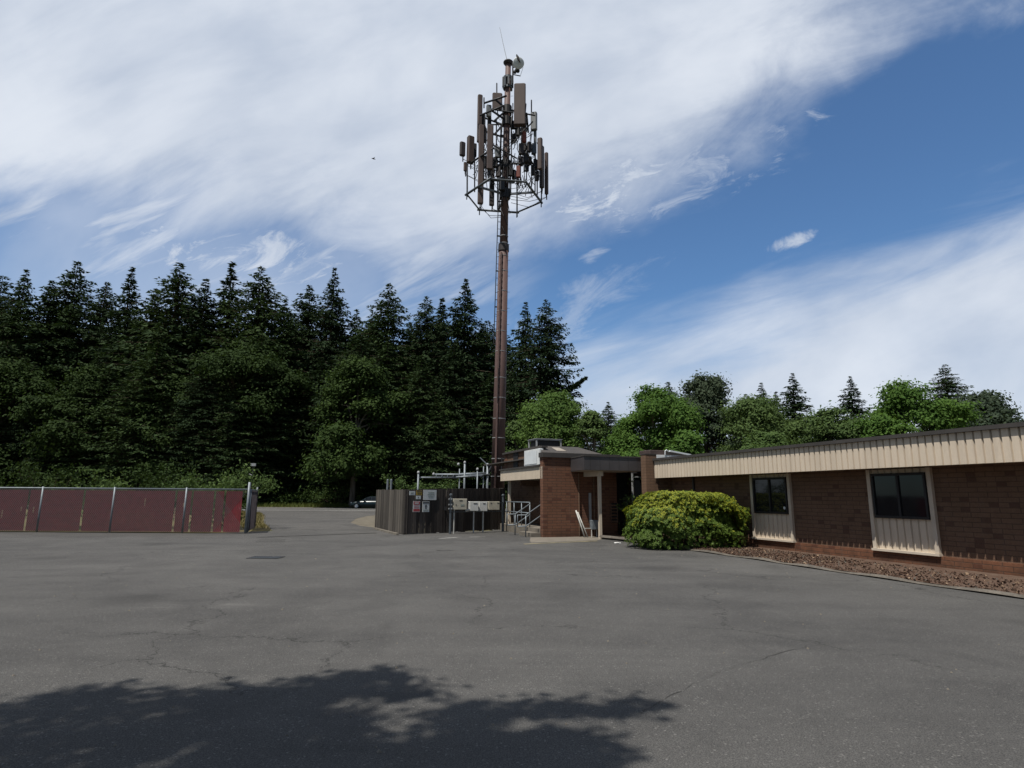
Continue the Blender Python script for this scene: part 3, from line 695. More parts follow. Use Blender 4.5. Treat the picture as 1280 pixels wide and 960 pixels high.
# things standing on the roofs
h = thing('rooftop_cabinet', 'white box shaped rooftop unit on the porch roof beside the brick corner', 'air conditioner', W(-0.03, 0.36, 2.873), TH)
MB().cbox((0.11, 0.85, 0.34), (0.20, 1.7, 0.66), 0, 0, 0.02).build('cabinet_body', 'white_metal', h); q = MB(); q.box(-0.004, -0.001, 0.25, 1.60, 0.06, 0.60); q.build('side_panel', 'dish', h)
q = MB(); q.add([(0.0, 0.03, 3.352), (2.75, 0.03, 3.352), (0.22, 0.95, 3.70), (2.05, 0.95, 3.70), (2.75, 5.3, 3.352), (2.05, 5.3, 3.70), (0.22, 5.3, 3.70), (0.22, 5.3, 3.352), (0.22, 0.95, 3.352)], [(0, 1, 3, 2), (1, 4, 5, 3), (2, 3, 5, 6), (0, 2, 8), (2, 6, 7, 8), (4, 7, 6, 5)]); rf_ = part(q, 'hipped_roof', 'roofing', label='raised grey roof behind the front wall')
q = MB(); q.add([(0.75, 0.30, 3.465), (1.2, 0.30, 3.465), (1.05, 0.75, 3.635), (0.7, 0.75, 3.635)], [(0, 1, 2, 3)]); part(q, 'roof_patch', 'soffit', rf_)
part(MB().box(0.20, 0.35, 0.6, 5.3, 2.873, 3.58), 'upper_wall', 'brick_tan')
part(MB().box(0.10, 0.36, 0.35, 5.34, 3.583, 3.66), 'upper_roof_edge', 'dark_trim')
for t0, t1 in ((3.35, 3.95), (2.15, 2.3)):
    part(MB().box(0.17, 0.197, t0, t1, 2.875, 3.58), 'dark_panel', 'black')
part(MB().box(0.185, 0.198, 4.85, 5.15, 2.875, 3.58), 'pilaster_strip', 'brick')
h = thing('rooftop_vent', 'open grey framed louvre box on top of the roof hump', 'roof vent', W(0.55, 2.0, 3.705), TH)
q = MB(); w_, d_, h_ = 1.16, 0.9, 0.34
for x in (0, w_):
    for y in (0, d_): q.box(x - 0.03, x + 0.03, y - 0.03, y + 0.03, 0, h_)
for z in (0.0, h_):
    for y in (0, d_): q.box(-0.03, w_ + 0.03, y - 0.034, y + 0.034, z, z + 0.05)
    for x in (0, w_): q.box(x - 0.034, x + 0.034, 0.035, d_ - 0.035, z, z + 0.05)
q.box(-0.06, w_ + 0.06, -0.06, d_ + 0.06, h_ + 0.051, h_ + 0.07)
q.build('vent_frame', 'grey_metal', h); MB().box(0.05, w_ - 0.05, 0.05, d_ - 0.05, 0.055, h_ - 0.01).build('louvre_core', 'black', h)
h = thing('rooftop_air_conditioner', 'dark rooftop unit with white base panel and slanted white duct behind the brick pier', 'air conditioner', W(4.22, -1.75, 3.115), TH)
MB().cbox((0.85, 0.5, 0.08), (1.7, 0.9, 0.16), 0, 0, 0.01).build('base_panel', 'white_metal', h)
MB().cbox((0.15, 0.55, 0.26), (0.75, 0.8, 0.19), 0, 0, 0.02).build('unit_body', 'antenna', h)
q = MB(); q.beam((0.62, 0.02, 0.33), (1.62, 0.02, 0.20), 0.10, 0.06); q.build('slanted_duct', 'dish', h)
q = MB(); q.add([(0.55, 0.12, 0.38), (1.65, 0.12, 0.22), (1.65, 0.9, 0.22), (0.55, 0.9, 0.38), (0.55, 0.12, 0.165), (1.65, 0.12, 0.165), (1.65, 0.9, 0.165), (0.55, 0.9, 0.165)], [(0, 1, 2, 3), (4, 7, 6, 5), (0, 4, 5, 1), (1, 5, 6, 2), (2, 6, 7, 3), (3, 7, 4, 0)]); q.build('sloped_hood', 'dark_trim', h)
MB().path([(0.40, 0.02, 0.17), (0.40, 0.02, 0.32), (0.48, 0.02, 0.37), (0.58, 0.02, 0.30)], 0.022, 6).build('bent_pipe', 'dish', h)

# pipes and grey box by the entrance
h = thing('leaning_pipes', 'two white pipes leaning against the front brick wall', 'pipe', W(1.45, -0.35))
q0 = W(1.62, -0.42) - h.location; q1 = W(1.42, -0.05, 1.05) - h.location
MB().tube(q0, q1, 0.03).build('pipe', 'conduit', h, smooth=True)
q0 = W(1.74, -0.45) - h.location; q1 = W(1.50, -0.05, 0.98) - h.location
MB().tube(q0, q1, 0.025).build('pipe', 'conduit', h, smooth=True)
h = thing('utility_box', 'grey metal box on short white legs between the leaning pipes and canopy post', 'utility box', W(2.0, -0.5), TH)
MB().cbox((0.0, 0.0, 0.50), (0.30, 0.20, 0.36), 0, 0, 0.015).build('box_body', 'galv', h)
MB().path([(-0.13, -0.02, 0), (-0.13, -0.02, 0.28), (-0.11, -0.02, 0.33)], 0.025, 6).build('leg', 'conduit', h); MB().tube((0.12, 0.02, 0), (0.12, 0.02, 0.33), 0.022, n=6).build('leg', 'grey_metal', h)
MB().beam((-0.40, 0.0, 0.36), (-0.14, 0.0, 0.36), 0.05, 0.03).build('side_arm', 'conduit', h)
p_ = gnd(771, 680.0); q = MB(); q.cbox((0, 0, 0.028), (0.18, 0.11, 0.04), 0.5, 0, 0.02); q.cbox((0.10, 0.02, 0.022), (0.09, 0.07, 0.025), 0.1, 0, 0.01)
o = q.build('litter', 'litter'); o.location = (p_.x, p_.y, Z2); tag(o, 'small crumpled white paper lying by the kerb near the entrance', 'litter')

# ------------------------------------------------------------------ wooden enclosure fence
FA, FB_, FG, FC = gnd(468.5, 660.5), gnd(504.5, 668.6), gnd(556, 666.5), gnd(631, 662.5)
fz = 1.86
F_ = thing('wooden_fence', 'dark vertical board fence enclosing the tower base beside the driveway', 'fence', FB_)
def boards(a, b, h0, h1, mats, name, label, out, bw=0.14):
    m = MB(); a, b = Vector(a), Vector(b); L = (b - a).length; d = (b - a) / L; n_ = Vector((d.y, -d.x, 0)) * out; k = int(L / bw)
    for i in range(k):
        p = a + d * (L * i / k) + n_ * random.uniform(0, 0.018); p2 = a + d * (L * (i + 1) / k - random.uniform(0.004, 0.012)) + n_ * random.uniform(0, 0.018)
        hh = h0 + (h1 - h0) * i / k + random.uniform(-0.018, 0.018); z0 = random.uniform(0.01, 0.05); hb = hh + random.uniform(-0.012, 0.012)
        vs = [p + Vector((0, 0, z0)), p2 + Vector((0, 0, z0)), p2 + Vector((0, 0, hb)), p + Vector((0, 0, hh))]; vs += [v + n_ * -0.02 for v in vs]
        m.add(vs, [(0, 1, 2, 3), (7, 6, 5, 4), (0, 4, 5, 1), (1, 5, 6, 2), (2, 6, 7, 3), (3, 7, 4, 0)])
    for z in (0.3, 1.0, 1.6): m.beam(a - n_ * 0.045 + Vector((0, 0, z)), b - n_ * 0.045 + Vector((0, 0, z)), 0.04, 0.09)
    o = m.build(name, mats, F_, off=F_.location); o['label'] = label; return o, n_
boards(FA, FB_, 1.86, 1.84, 'fence_side', 'board_panel', 'left side panel of boards in a paler sunlit colour', 1)
_, NG = boards(FB_, FG, 1.85, 1.90, 'fence', 'gate', 'boarded gate carrying the notices', 1)
_, NF = boards(FG + (FG - FB_).normalized() * 0.06, FC, 1.90, 1.98, 'fence', 'board_panel', 'dark front panel behind the meter boxes', 1)
FD = W(-0.9, 12); FE = FA + Vector((1.6, 10, 0))
boards(FC, FD, 1.98, 1.98, 'fence', 'board_panel', 'right side panel beside the porch', 1)
boards(FE, FA, 1.86, 1.86, 'fence', 'board_panel', 'rear left panel', 1); boards(FD, FE, 1.9, 1.9, 'fence', 'board_panel', 'rear panel', 1)
for p in (FB_ + Vector((0.05, 0.12, 0)), FG + Vector((0.05, 0.14, 0)), FC + Vector((-0.05, 0.14, 0)), FA + Vector((0.1, 0.05, 0))):
    MB().box(p.x - 0.06, p.x + 0.06, p.y - 0.06, p.y + 0.06, 0, 1.84).build('fence_post', 'fence', F_, off=F_.location)
q = MB(); a = FB_ + NG * 0.03; q.cbox(FB_.lerp(FG, 0.98) + NG * 0.04 + Vector((0, 0, 1.05)), (0.10, 0.05, 0.16), 0.2); q.build('latch', 'black', F_, off=F_.location)
# low board lying at the foot of the side
m = MB(); a, b = gnd(470, 661.8), gnd(499, 669.3); m.beam(a + Vector((-0.06, -0.03, 0.05)), b + Vector((-0.06, -0.03, 0.05)), 0.10, 0.08); o = m.build('timber_edging', 'concrete'); tag(o, 'pale low edging timber along the foot of the left fence side', 'edging')

# notices on the gate
gd = (FG - FB_).normalized(); gyaw = math.atan2(gd.y, gd.x)
def on_gate(px, py):
    r = ray(px, py); o_ = Vector((0, 0, EYE)); q = FB_ + NG * 0.035; k = (q - o_).dot(NG) / r.dot(NG); return o_ + r * k
def notice(name, x0, y0, x1, y1, base, label, art):
    c = (on_gate(x0, y0) + on_gate(x1, y1)) / 2; wd = (on_gate(x1, y1) - on_gate(x0, y1)).length; ht = (on_gate(x0, y0) - on_gate(x0, y1)).length
    h = thing(name, label, 'sign', c, gyaw)
    MB().cbox((0, 0, 0), (wd, 0.012, ht), 0, 0, 0.004).build('sign_plate', base, h)
    for kind, m_, u0, v0, u1, v1 in art:
        if kind == 'lettering':
            r_ = random.Random(int(u0 * 99 + v0 * 999)); x, pts = (u0 - 0.5) * wd, []
            zb, zt = (0.5 - v1) * ht, (0.5 - v0) * ht
            while x < (u1 - 0.5) * wd - 0.01:
                w = r_.uniform(0.03, 0.075) * wd; pts += [(x, zt), (x + w, zt - r_.uniform(0, 0.25) * (zt - zb)), (x + w, zb + 0.12 * (zt - zb)), (x + w + 0.025 * wd, zb + 0.12 * (zt - zb))]; x += w + 0.025 * wd
            poly = [((u0 - 0.5) * wd, zb)] + pts + [(x, zb)]; n_ = len(poly)
            q = MB(); q.add([(a_, y_, c_) for y_ in (-0.0105, -0.0072) for a_, c_ in poly], [tuple(range(n_))] + [(i, n_ + i, n_ + (i + 1) % n_, (i + 1) % n_) for i in range(n_)]); q.build('lettering', m_, h)
        elif kind == 'figure':
            poly = [(0, 0), (-0.10, 0), (-0.07, 0.55), (-0.18, 0.50), (-0.16, 0.72), (-0.05, 0.78), (-0.06, 1.0), (0.06, 1.0), (0.05, 0.78), (0.16, 0.72), (0.20, 0.48), (0.07, 0.55), (0.10, 0.0)]; n_ = len(poly)
            q = MB(); q.add([((u0 - 0.5 + a_) * wd, y_, (0.5 - v1 + c_ * (v1 - v0)) * ht) for y_ in (-0.0105, -0.0072) for a_, c_ in poly], [tuple(range(n_))] + [(i, n_ + i, n_ + (i + 1) % n_, (i + 1) % n_) for i in range(n_)]); q.build('figure', m_, h)
        else: MB().box((u0 - 0.5) * wd, (u1 - 0.5) * wd, -0.0102 - (0.002 if kind == 'band_lettering' else 0), -0.0072, (0.5 - v1) * ht, (0.5 - v0) * ht).build(kind, m_, h)
    return h
def textrow(v, dv, u0, u1, m_, seed, kind='lettering'):
    return [(kind, m_, u0, v, u1, v + dv)]
notice('notice', 511.8, 613.8, 519, 619, 'sign_white', 'small pale blue notice at the upper left of the gate', textrow(0.3, 0.12, 0.2, 0.8, 'sign_ink_pale', 1) + textrow(0.55, 0.12, 0.2, 0.8, 'sign_ink_pale', 2))
notice('notice', 520.6, 613.2, 527.6, 618.9, 'sign_yellow', 'small yellow caution notice on the gate', [('header_band', 'sign_ink', 0.05, 0.08, 0.95, 0.26)] + textrow(0.45, 0.1, 0.15, 0.85, 'sign_ink', 3) + textrow(0.65, 0.1, 0.15, 0.85, 'sign_ink', 4))
notice('notice', 520.0, 619.6, 526, 624, 'sign_white', 'smallest white tag just below the yellow notice', [('emblem', 'sign_ink', 0.42, 0.3, 0.56, 0.75)])
notice('notice', 529.2, 612.2, 545.6, 625, 'sign_white', 'largest white sign with rows of dark lettering near the gate top', textrow(0.2, 0.13, 0.36, 0.78, 'sign_ink_pale', 5) + textrow(0.40, 0.14, 0.32, 0.80, 'sign_ink_pale', 6) + textrow(0.62, 0.13, 0.38, 0.72, 'sign_ink_pale', 7))
notice('notice', 516.2, 626.3, 525, 640, 'sign_white', 'white notice with red bands at top and bottom', [('red_band', 'sign_red', 0.05, 0.05, 0.95, 0.33), ('red_band', 'sign_red', 0.05, 0.70, 0.95, 0.95)] + textrow(0.41, 0.06, 0.15, 0.85, 'sign_red', 8) + textrow(0.55, 0.06, 0.15, 0.85, 'sign_red', 9) + textrow(0.13, 0.10, 0.2, 0.8, 'sign_white', 10, 'band_lettering'))
notice('notice', 528, 626.8, 536.6, 640, 'sign_white', 'white notice with a black header and dark standing figure', [('header_band', 'sign_ink', 0.05, 0.05, 0.95, 0.2), ('figure', 'sign_ink', 0.5, 0.28, 0.5, 0.70)] + textrow(0.76, 0.05, 0.15, 0.85, 'sign_ink_pale', 11) + textrow(0.86, 0.05, 0.15, 0.85, 'sign_ink_pale', 12))

# ------------------------------------------------------------------ meter rack in front of the fence
PA, PB = gnd(562.5, 667.6), gnd(628.5, 664.5)
h = thing('equipment_rack', 'steel pipe frame with two posts and rails before the front fence', 'rack', PA)
for p in (PA, PB):
    q = MB(); q.tube((p.x, p.y, 0), (p.x, p.y, 1.62), 0.055, n=12); q.lathe((p.x, p.y, 1.60), [(0.075, 0), (0.075, 0.06), (0.03, 0.09)], 12); q.build('post', 'galv_dark', h, off=PA, smooth=False)
for z in (1.30, 0.92):
    MB().beam(PA + Vector((0, -0.06, z)), PB + Vector((0, -0.06, z)), 0.045, 0.045).build('rail', 'galv_dark', h, off=PA)
for z, k in ((1.45, 0.05), (1.22, 0.05), (1.05, 0.05)):
    q = MB(); 
    for dx in (-0.06, 0.05): q.cbox(PA + Vector((dx, -0.08, z)), (0.07, 0.06, 0.07), 0.3, 0, 0.02)
    q.build('pipe_clamp', 'pale_unit', h, off=PA)
def rackp(px): 
    k = (px - 562.5) / (628.5 - 562.5); return PA.lerp(PB, k * (0.97 + 0.03 * k))
ryaw = math.atan2((PB - PA).y, (PB - PA).x) * 0.6
def meter(name, x0, x1, y0, y1, base, label, legs, extras):
    c0 = rackp((x0 + x1) / 2); dd = c0.y - 0.17; pa = at(x0, y0, dd); pb = at(x1, y1, dd)
    wd = (pb.x - pa.x) / math.cos(ryaw) * 0.98; ht = pa.z - pb.z; c = (pa + pb) / 2
    h = thing(name, label, 'meter box', (c.x, c.y, 0), ryaw)
    MB().cbox((0, 0, c.z), (wd, 0.20, ht), 0, 0, 0.015).build('box_body', base, h)
    MB().cbox((0, -0.107, c.z - ht * 0.02), (wd * 0.92, 0.012, ht * 0.88), 0, 0, 0.004).build('cover', base, h)
    for kind, m_, u0, v0, u1, v1 in extras: MB().box((u0 - 0.5) * wd, (u1 - 0.5) * wd, -0.122, -0.1145, c.z + (0.5 - v1) * ht, c.z + (0.5 - v0) * ht).build(kind, m_, h)
    for l_ in legs:
        pl = gnd(l_, 669.2); q = MB(); q.tube(((l_ - (x0 + x1) / 2) / FPX * dd, 0, 0.0), ((l_ - (x0 + x1) / 2) / FPX * dd, 0, c.z - ht / 2), 0.034, n=10); q.build('conduit_leg', 'conduit', h)
    return h
meter('meter_cabinet', 566, 582.6, 623.2, 637.2, 'box_beige', 'largest beige meter cabinet at the left of the rack', [567.6], [('slot', 'black', 0.42, 0.14, 0.66, 0.2), ('label_plate', 'sign_ink_pale', 0.52, 0.5, 0.78, 0.64), ('lock', 'black', 0.17, 0.5, 0.22, 0.6)])
meter('meter_box', 586.2, 597, 626.8, 638.8, 'box_white', 'white meter box next to the large beige cabinet', [592.4], [('slot', 'black', 0.42, 0.18, 0.85, 0.24)])
meter('meter_box', 597.9, 608.2, 626.9, 638.9, 'box_white', 'white meter box next to the wide beige box', [604.2], [('slot', 'black', 0.45, 0.18, 0.75, 0.24)])
meter('meter_box', 609.6, 623.6, 626.8, 637.4, 'box_beige', 'wide beige meter box at the right end of the rack', [], [('slot', 'black', 0.15, 0.14, 0.3, 0.2), ('slot', 'black', 0.75, 0.14, 0.92, 0.2)])
p_ = at(584.5, 637.8, rackp(584).y - 0.15); q = MB(); q.path([(-0.09, 0, -0.05), (0.0, 0, 0.0), (0.10, 0, 0.04)], [0.035, 0.05, 0.045], 8); o = q.build('junction_fitting', 'box_white', smooth=True); o.location = p_; tag(o, 'small white elbow fitting below the first white meter box', 'fitting')

# cable bridge behind the fence
CB = 29.5
h = thing('cable_bridge', 'grey pipe cable bridge rising above the fence beside the mast', 'cable bridge', at(570, 605, CB) * 1.0)
h.location.z = 0; off = h.location
def T(px, py, dy=0.0): return at(px, py, CB + dy)
for px, top, dy, r_ in ((523, 592, 0, 0.045), (574.5, 586, 1.5, 0.03), (581, 579.5, 1.0, 0.05), (596.8, 588, 0.5, 0.035), (609.5, 579, 2.0, 0.06), (604.5, 583, 2.6, 0.03)):
    a = T(px, top, dy); MB().tube((a.x, a.y, 0), a, r_, n=10).build('post', 'galv', h, off=off, smooth=True)
for a, b, r_ in (((523, 597, 0), (572, 597, 1.5), 0.04), ((542, 593.3, 1.0), (612, 593.5, 2.0), 0.055), ((570, 596.5, 0.5), (604, 594.5, 1.0), 0.05), ((575, 592.5, 2.0), (610, 591, 2.6), 0.04)):
    MB().tube(T(*a), T(*b), r_, n=8).build('rail', 'galv', h, off=off, smooth=True)
q = MB()
for k in range(9):
    x = 546 + k * 7; q.tube(T(x, 593.3, 1.0), T(x - 1, 596.4, 0.6), 0.015, n=5)
q.build('rung', 'galv_dark', h, off=off)
for px, py, dy in ((523, 591.3, 0), (581, 578.8, 1.0), (573.0, 581, 1.5), (596.8, 587.2, 0.5), (542, 593.3, 0.98)):
    a = T(px, py, dy); MB().lathe(a, [(0.05, -0.04), (0.065, 0.0), (0.06, 0.06), (0.03, 0.1)], 12).build('satellite_receiver', 'grey_metal', h, off=off, smooth=True)
q = MB(); 
for k in range(5):
    a, b = T(606 + k * 0.8, 594, 2.0), T(615 + k, 590 - k, 4.4); q.path([a, (a + b) / 2 + Vector((0, 0, 0.15 + 0.05 * k)), b], 0.02, 5)
q.build('cable', 'black', h, off=off)
MB().path([T(600, 572, 3.2), T(605, 577, 3.2), T(611, 583, 3.2)], 0.03, 6).build('pipe_brace', 'galv', h, off=off)
for px, lab in ((484.7, 'short grey pipe post behind the side fence, the left of two'), (489.2, 'short grey pipe post behind the side fence, the right of two')):
    a = at(px, 600.3, 34.5); q = MB(); q.tube((0, 0, 0), (0, 0, a.z), 0.06, n=10); q.lathe((0, 0, a.z), [(0.065, 0), (0.05, 0.04), (0.015, 0.06)], 10); o = q.build('pipe_post', 'galv', smooth=False); o.location = (a.x, a.y, 0); tag(o, lab, 'post', 'short pipe posts behind the fence')

# ------------------------------------------------------------------ cell tower
TY = 34.0
b0 = at(622, 605, TY); b1 = at(635.4, 78, TY)
ax = (b1 - b0).normalized(); base = b0 - ax * (b0.z / ax.z)
T_ = thing('cell_tower', 'tall brown monopole mast crowned with clusters of panel antennas', 'cell tower', base)
def tp(mb, name, mats, label=None, parent=None, smooth=False):
    o = mb.build(name, mats, parent or T_, off=base, smooth=smooth)
    if label: o['label'] = label
    return o
def axis(z): return base + ax * ((z - base.z) / ax.z)
zj = at(629, 314, TY).z
tp(MB().path([axis(0), axis(zj + 0.25)], [0.40, 0.285], 18), 'mast_tube', 'mast', 'wider lower tube of the mast', smooth=True)
tp(MB().path([axis(zj - 0.1), axis(b1.z)], [0.245, 0.175], 18), 'mast_tube', 'mast', 'narrower upper tube of the mast', smooth=True)
tp(MB().path([axis(b1.z - 0.16), axis(b1.z - 0.05), axis(b1.z), axis(b1.z + 0.04)], [0.24, 0.32, 0.32, 0.28], 18), 'top_flange', 'antenna_dark')
q = MB(); q.path([axis(zj - 0.02), axis(zj + 0.42)], [0.33, 0.32], 18); tp(q, 'sleeve_joint', 'antenna_dark')
# raised cable channel with bolts up the lower tube
q = MB(); qd = MB()
for k in range(40):
    z0, z1 = 0.2 + (zj - 0.4) * k / 40, 0.2 + (zj - 0.4) * (k + 1) / 40
    for zz, rr in ((z0, 0),): 
        r0 = 0.40 - 0.115 * z0 / zj; r1 = 0.40 - 0.115 * z1 / zj
        q.beam(axis(z0) + Vector((-0.14, -r0 * 0.92, 0)), axis(z1) + Vector((-0.14 * (1 - 0.2 * z1 / zj), -r1 * 0.92, 0)), 0.24 - 0.05 * z0 / zj, 0.10)
        if k % 2 == 0: qd.cbox(axis(z0) + Vector((-0.10, -r0 * 0.92 - 0.055, 0.1)), (0.035, 0.02, 0.05))
tp(q, 'cable_channel', 'mast'); tp(qd, 'channel_bolt', 'black')
q = MB(); zc = at(624, 483, TY).z; q.beam(axis(zc - 1.0) + Vector((-0.12, -0.43, 0)), axis(zc + 1.0) + Vector((-0.12, -0.41, 0)), 0.05, 0.03); tp(q, 'channel_slot', 'black')
q = MB(); zc0, zc1 = at(625, 590, TY).z, at(625, 572, TY).z; q.beam(axis(zc0) + Vector((0.20, -0.36, 0)), axis(zc1) + Vector((0.20, -0.36, 0)), 0.18, 0.06); tp(q, 'access_hatch', 'black')
# steel bands and step pegs
for py in (596, 574, 548, 524, 498, 473, 440, 415, 390, 365, 340, 321, 305, 296):
    z = at(625, py, TY).z; r_ = (0.40 - 0.115 * z / zj if z < zj else 0.25) + 0.012
    tp(MB().path([axis(z), axis(z + 0.035)], r_, 18), 'steel_band', 'grey_metal')
q = MB()
for k in range(48):
    z = 4.0 + k * 0.5; r_ = 0.40 - 0.115 * z / zj if z < zj else 0.23
    sgn = 1 if k % 2 else -1; p = axis(z) + Vector((sgn * r_ * 0.9, -0.05, 0)); q.tube(p, p + Vector((sgn * 0.17, -0.02, 0)), 0.010, n=4)
tp(q, 'climbing_peg', 'galv_dark')
q = MB()   # ladder rail standing off the left side
zt0, zt1 = at(618, 430, TY).z, at(627, 170, TY).z
rail = [axis(zt0 + (zt1 - zt0) * k / 30) + Vector((-0.43 + 0.06 * k / 30, -0.10, 0)) for k in range(31)]
q.path(rail, 0.026, 6)
for k in range(0, 31): q.tube(rail[k], rail[k] + Vector((0.26, 0.06, 0)), 0.014, n=4)
for k in range(0, 31, 5): q.beam(rail[k] + Vector((-0.03, 0, 0)), rail[k] + Vector((0.3, 0.06, 0)), 0.05, 0.07)
tp(q, 'ladder', 'dark_metal')
# coax wound down the tube
q = MB()
for z0, ph in ((zj + 0.5, 0.4), (zj + 1.6, 0.0), (zj + 2.6, 0.7)):
    q.path([axis(z0 + 1.0 * k / 10) + Vector((math.cos(-2.4 + ph + k * 0.16) * 0.262, math.sin(-2.4 + ph + k * 0.16) * 0.262, -1.0 * k / 5 + 1.0)) for k in range(11)], 0.022, 5)
tp(q, 'coax_cable', 'antenna_dark')
# platforms: three faces held off by arms
def plat(nodes, z, r_, collar_r):
    P = [gnd(x, y, z) for x, y in nodes]; c = axis(z)
    for i in (0, 2, 4):
        a, b = P[i], P[i + 1]; e_ = (b - a).normalized() * 0.15
        tp(MB().tube(a - e_, b + e_, r_, n=8), 'platform_rail', 'galv_dark', smooth=True)
        m_ = (a + b) / 2; tp(MB().beam(c, m_, 0.09, 0.12), 'platform_arm', 'galv_dark')
        nx = P[(i + 2) % 6]; tp(MB().tube(b, nx, r_ * 0.75, n=6), 'platform_strut', 'galv_dark')
        for p in (a, b): tp(MB().tube(p + Vector((0, 0, -0.35)), p + Vector((0, 0, 0.2)), 0.035, n=6), 'platform_bracket', 'galv_dark')
    tp(MB().path([axis(z - 0.3), axis(z + 0.3)], collar_r, 12), 'platform_collar', 'dark_metal')
    return P
LOWN = [(612.5, 223.5), (583.5, 242.7), (599.4, 262.4), (646, 265.6), (676.5, 252.5), (657.4, 227.4)]
zl = 19.8
PL = plat(LOWN, zl, 0.072, 0.33)
zh = at(632, 151, TY).z
ch = axis(zh); cl = axis(zl)
PU = []
for p in PL: PU.append(p)
def ring(z, k, rot, names=('upper_rail', 'upper_arm')):
    c = axis(z); P = [c + Matrix.Rotation(rot, 3, 'Z') @ ((p - cl) * k) for p in PL]
    for i in (0, 2, 4):
        tp(MB().tube(P[i], P[i + 1], 0.06, n=6), names[0], 'dark_metal', smooth=True); tp(MB().beam(c, (P[i] + P[i + 1]) / 2, 0.08, 0.10), names[1], 'dark_metal')
    tp(MB().path([axis(z - 0.35), axis(z + 0.2)], 0.30, 12), 'platform_collar', 'black'); return P
ring(zh, 0.74, R(18)); ring(at(632, 205, TY).z, 0.92, R(3)); ring(at(633, 137, TY).z, 0.66, R(24))
for a, b in (((639, 181), (666, 152)), ((616, 181), (646, 198)), ((608, 135.5), (642, 141)), ((656, 142), (669, 144.5)), ((609, 156), (627, 155.5)), ((641, 226), (657, 228))): tp(MB().tube(at(*a, TY - 0.6), at(*b, TY - 0.6), 0.045, n=6), 'brace_pipe', 'dark_metal')
# panel antennas: pixel box in the photograph, depth offset from the mast, thickness, yaw, paint
PAN = [(596.8, 119, 602.6, 178, 0.3, 0.2, 0.3, 'antenna'), (598.0, 157, 604.6, 255, -0.7, 0.22, 0.2, 'antenna'), (609.0, 157, 616.2, 212, -1.5, 0.22, 0.15, 'antenna'),
       (612.0, 205, 617.8, 257, 0.8, 0.2, 0.1, 'antenna_dark'), (616.0, 117, 627.2, 137.2, 0.2, 0.18, 0.08, 'antenna'), (643.3, 106, 656.4, 157, -1.2, 0.30, -0.05, 'antenna'),
       (672.0, 173, 678.0, 212, -0.8, 0.22, -0.4, 'antenna'), (674.5, 183, 680.0, 235, 0.0, 0.22, -0.5, 'antenna_dark'), (680.8, 191, 685.3, 243, 0.6, 0.18, -0.6, 'antenna'),
       (574.8, 178, 581.4, 195, 0.1, 0.2, 0.5, 'antenna_dark'), (584.0, 171, 592.2, 204, 0.0, 0.28, 0.5, 'antenna'), (579.6, 203, 583.6, 214, 0.2, 0.12, 0.4, 'antenna'),
       (663.8, 141, 671.2, 163, 0.4, 0.25, -0.3, 'pale_unit'), (651.5, 142, 657.8, 190, 0.4, 0.3, 0.0, 'antenna_dark'), (667.6, 164, 670.3, 192, 0.5, 0.12, 0.0, 'pale_unit')]
for x0, y0, x1, y1, dy, th_, yaw, m_ in PAN:
    a, b = at(x0, y0, TY + dy), at(x1, y1, TY + dy); c = (at((x0 + x1) / 2, y0, TY + dy) + at((x0 + x1) / 2, y1, TY + dy)) / 2; zc_ = fw.dot(c - Vector((0, 0, EYE)))
    wd = (x1 - x0) / FPX * zc_; ht = a.z - b.z
    wd = max(0.18, (wd * 1.12 - abs(math.sin(yaw)) * th_ * 0.7) / math.cos(yaw)); th_ *= 1.15
    o = tp(MB().cbox(c, (wd, th_, ht), yaw, 0, 0.05), 'panel_antenna', m_)
    tp(MB().tube(c + Vector((0.02, th_ / 2 + 0.10, -ht / 2 - 0.25)), c + Vector((0.02, th_ / 2 + 0.10, ht / 2 + 0.05)), 0.035, n=6), 'mount_pipe', 'dark_metal', parent=o)
    q = MB()
    for k in (0.3, -0.3): q.cbox(c + Vector((0, th_ / 2 + 0.05, ht * k)), (0.08, 0.12, 0.08))
    tp(q, 'bracket', 'dark_metal', parent=o)
    q = MB()
    for k in range(2):
        sx = random.uniform(-0.5, 0.5) * wd * 0.6; p = c + Vector((sx, 0, -ht / 2)); e_ = axis(p.z - random.uniform(0.4, 1.2)); m2 = p.lerp(e_, 0.4) + Vector((0, 0, -random.uniform(0.25, 0.6)))
        q.path([p, p + Vector((0, 0, -0.2)), m2, p.lerp(e_, 0.85) + Vector((0, 0, 0.1))], 0.016, 5)
    tp(q, 'jumper_cable', 'black', parent=o)
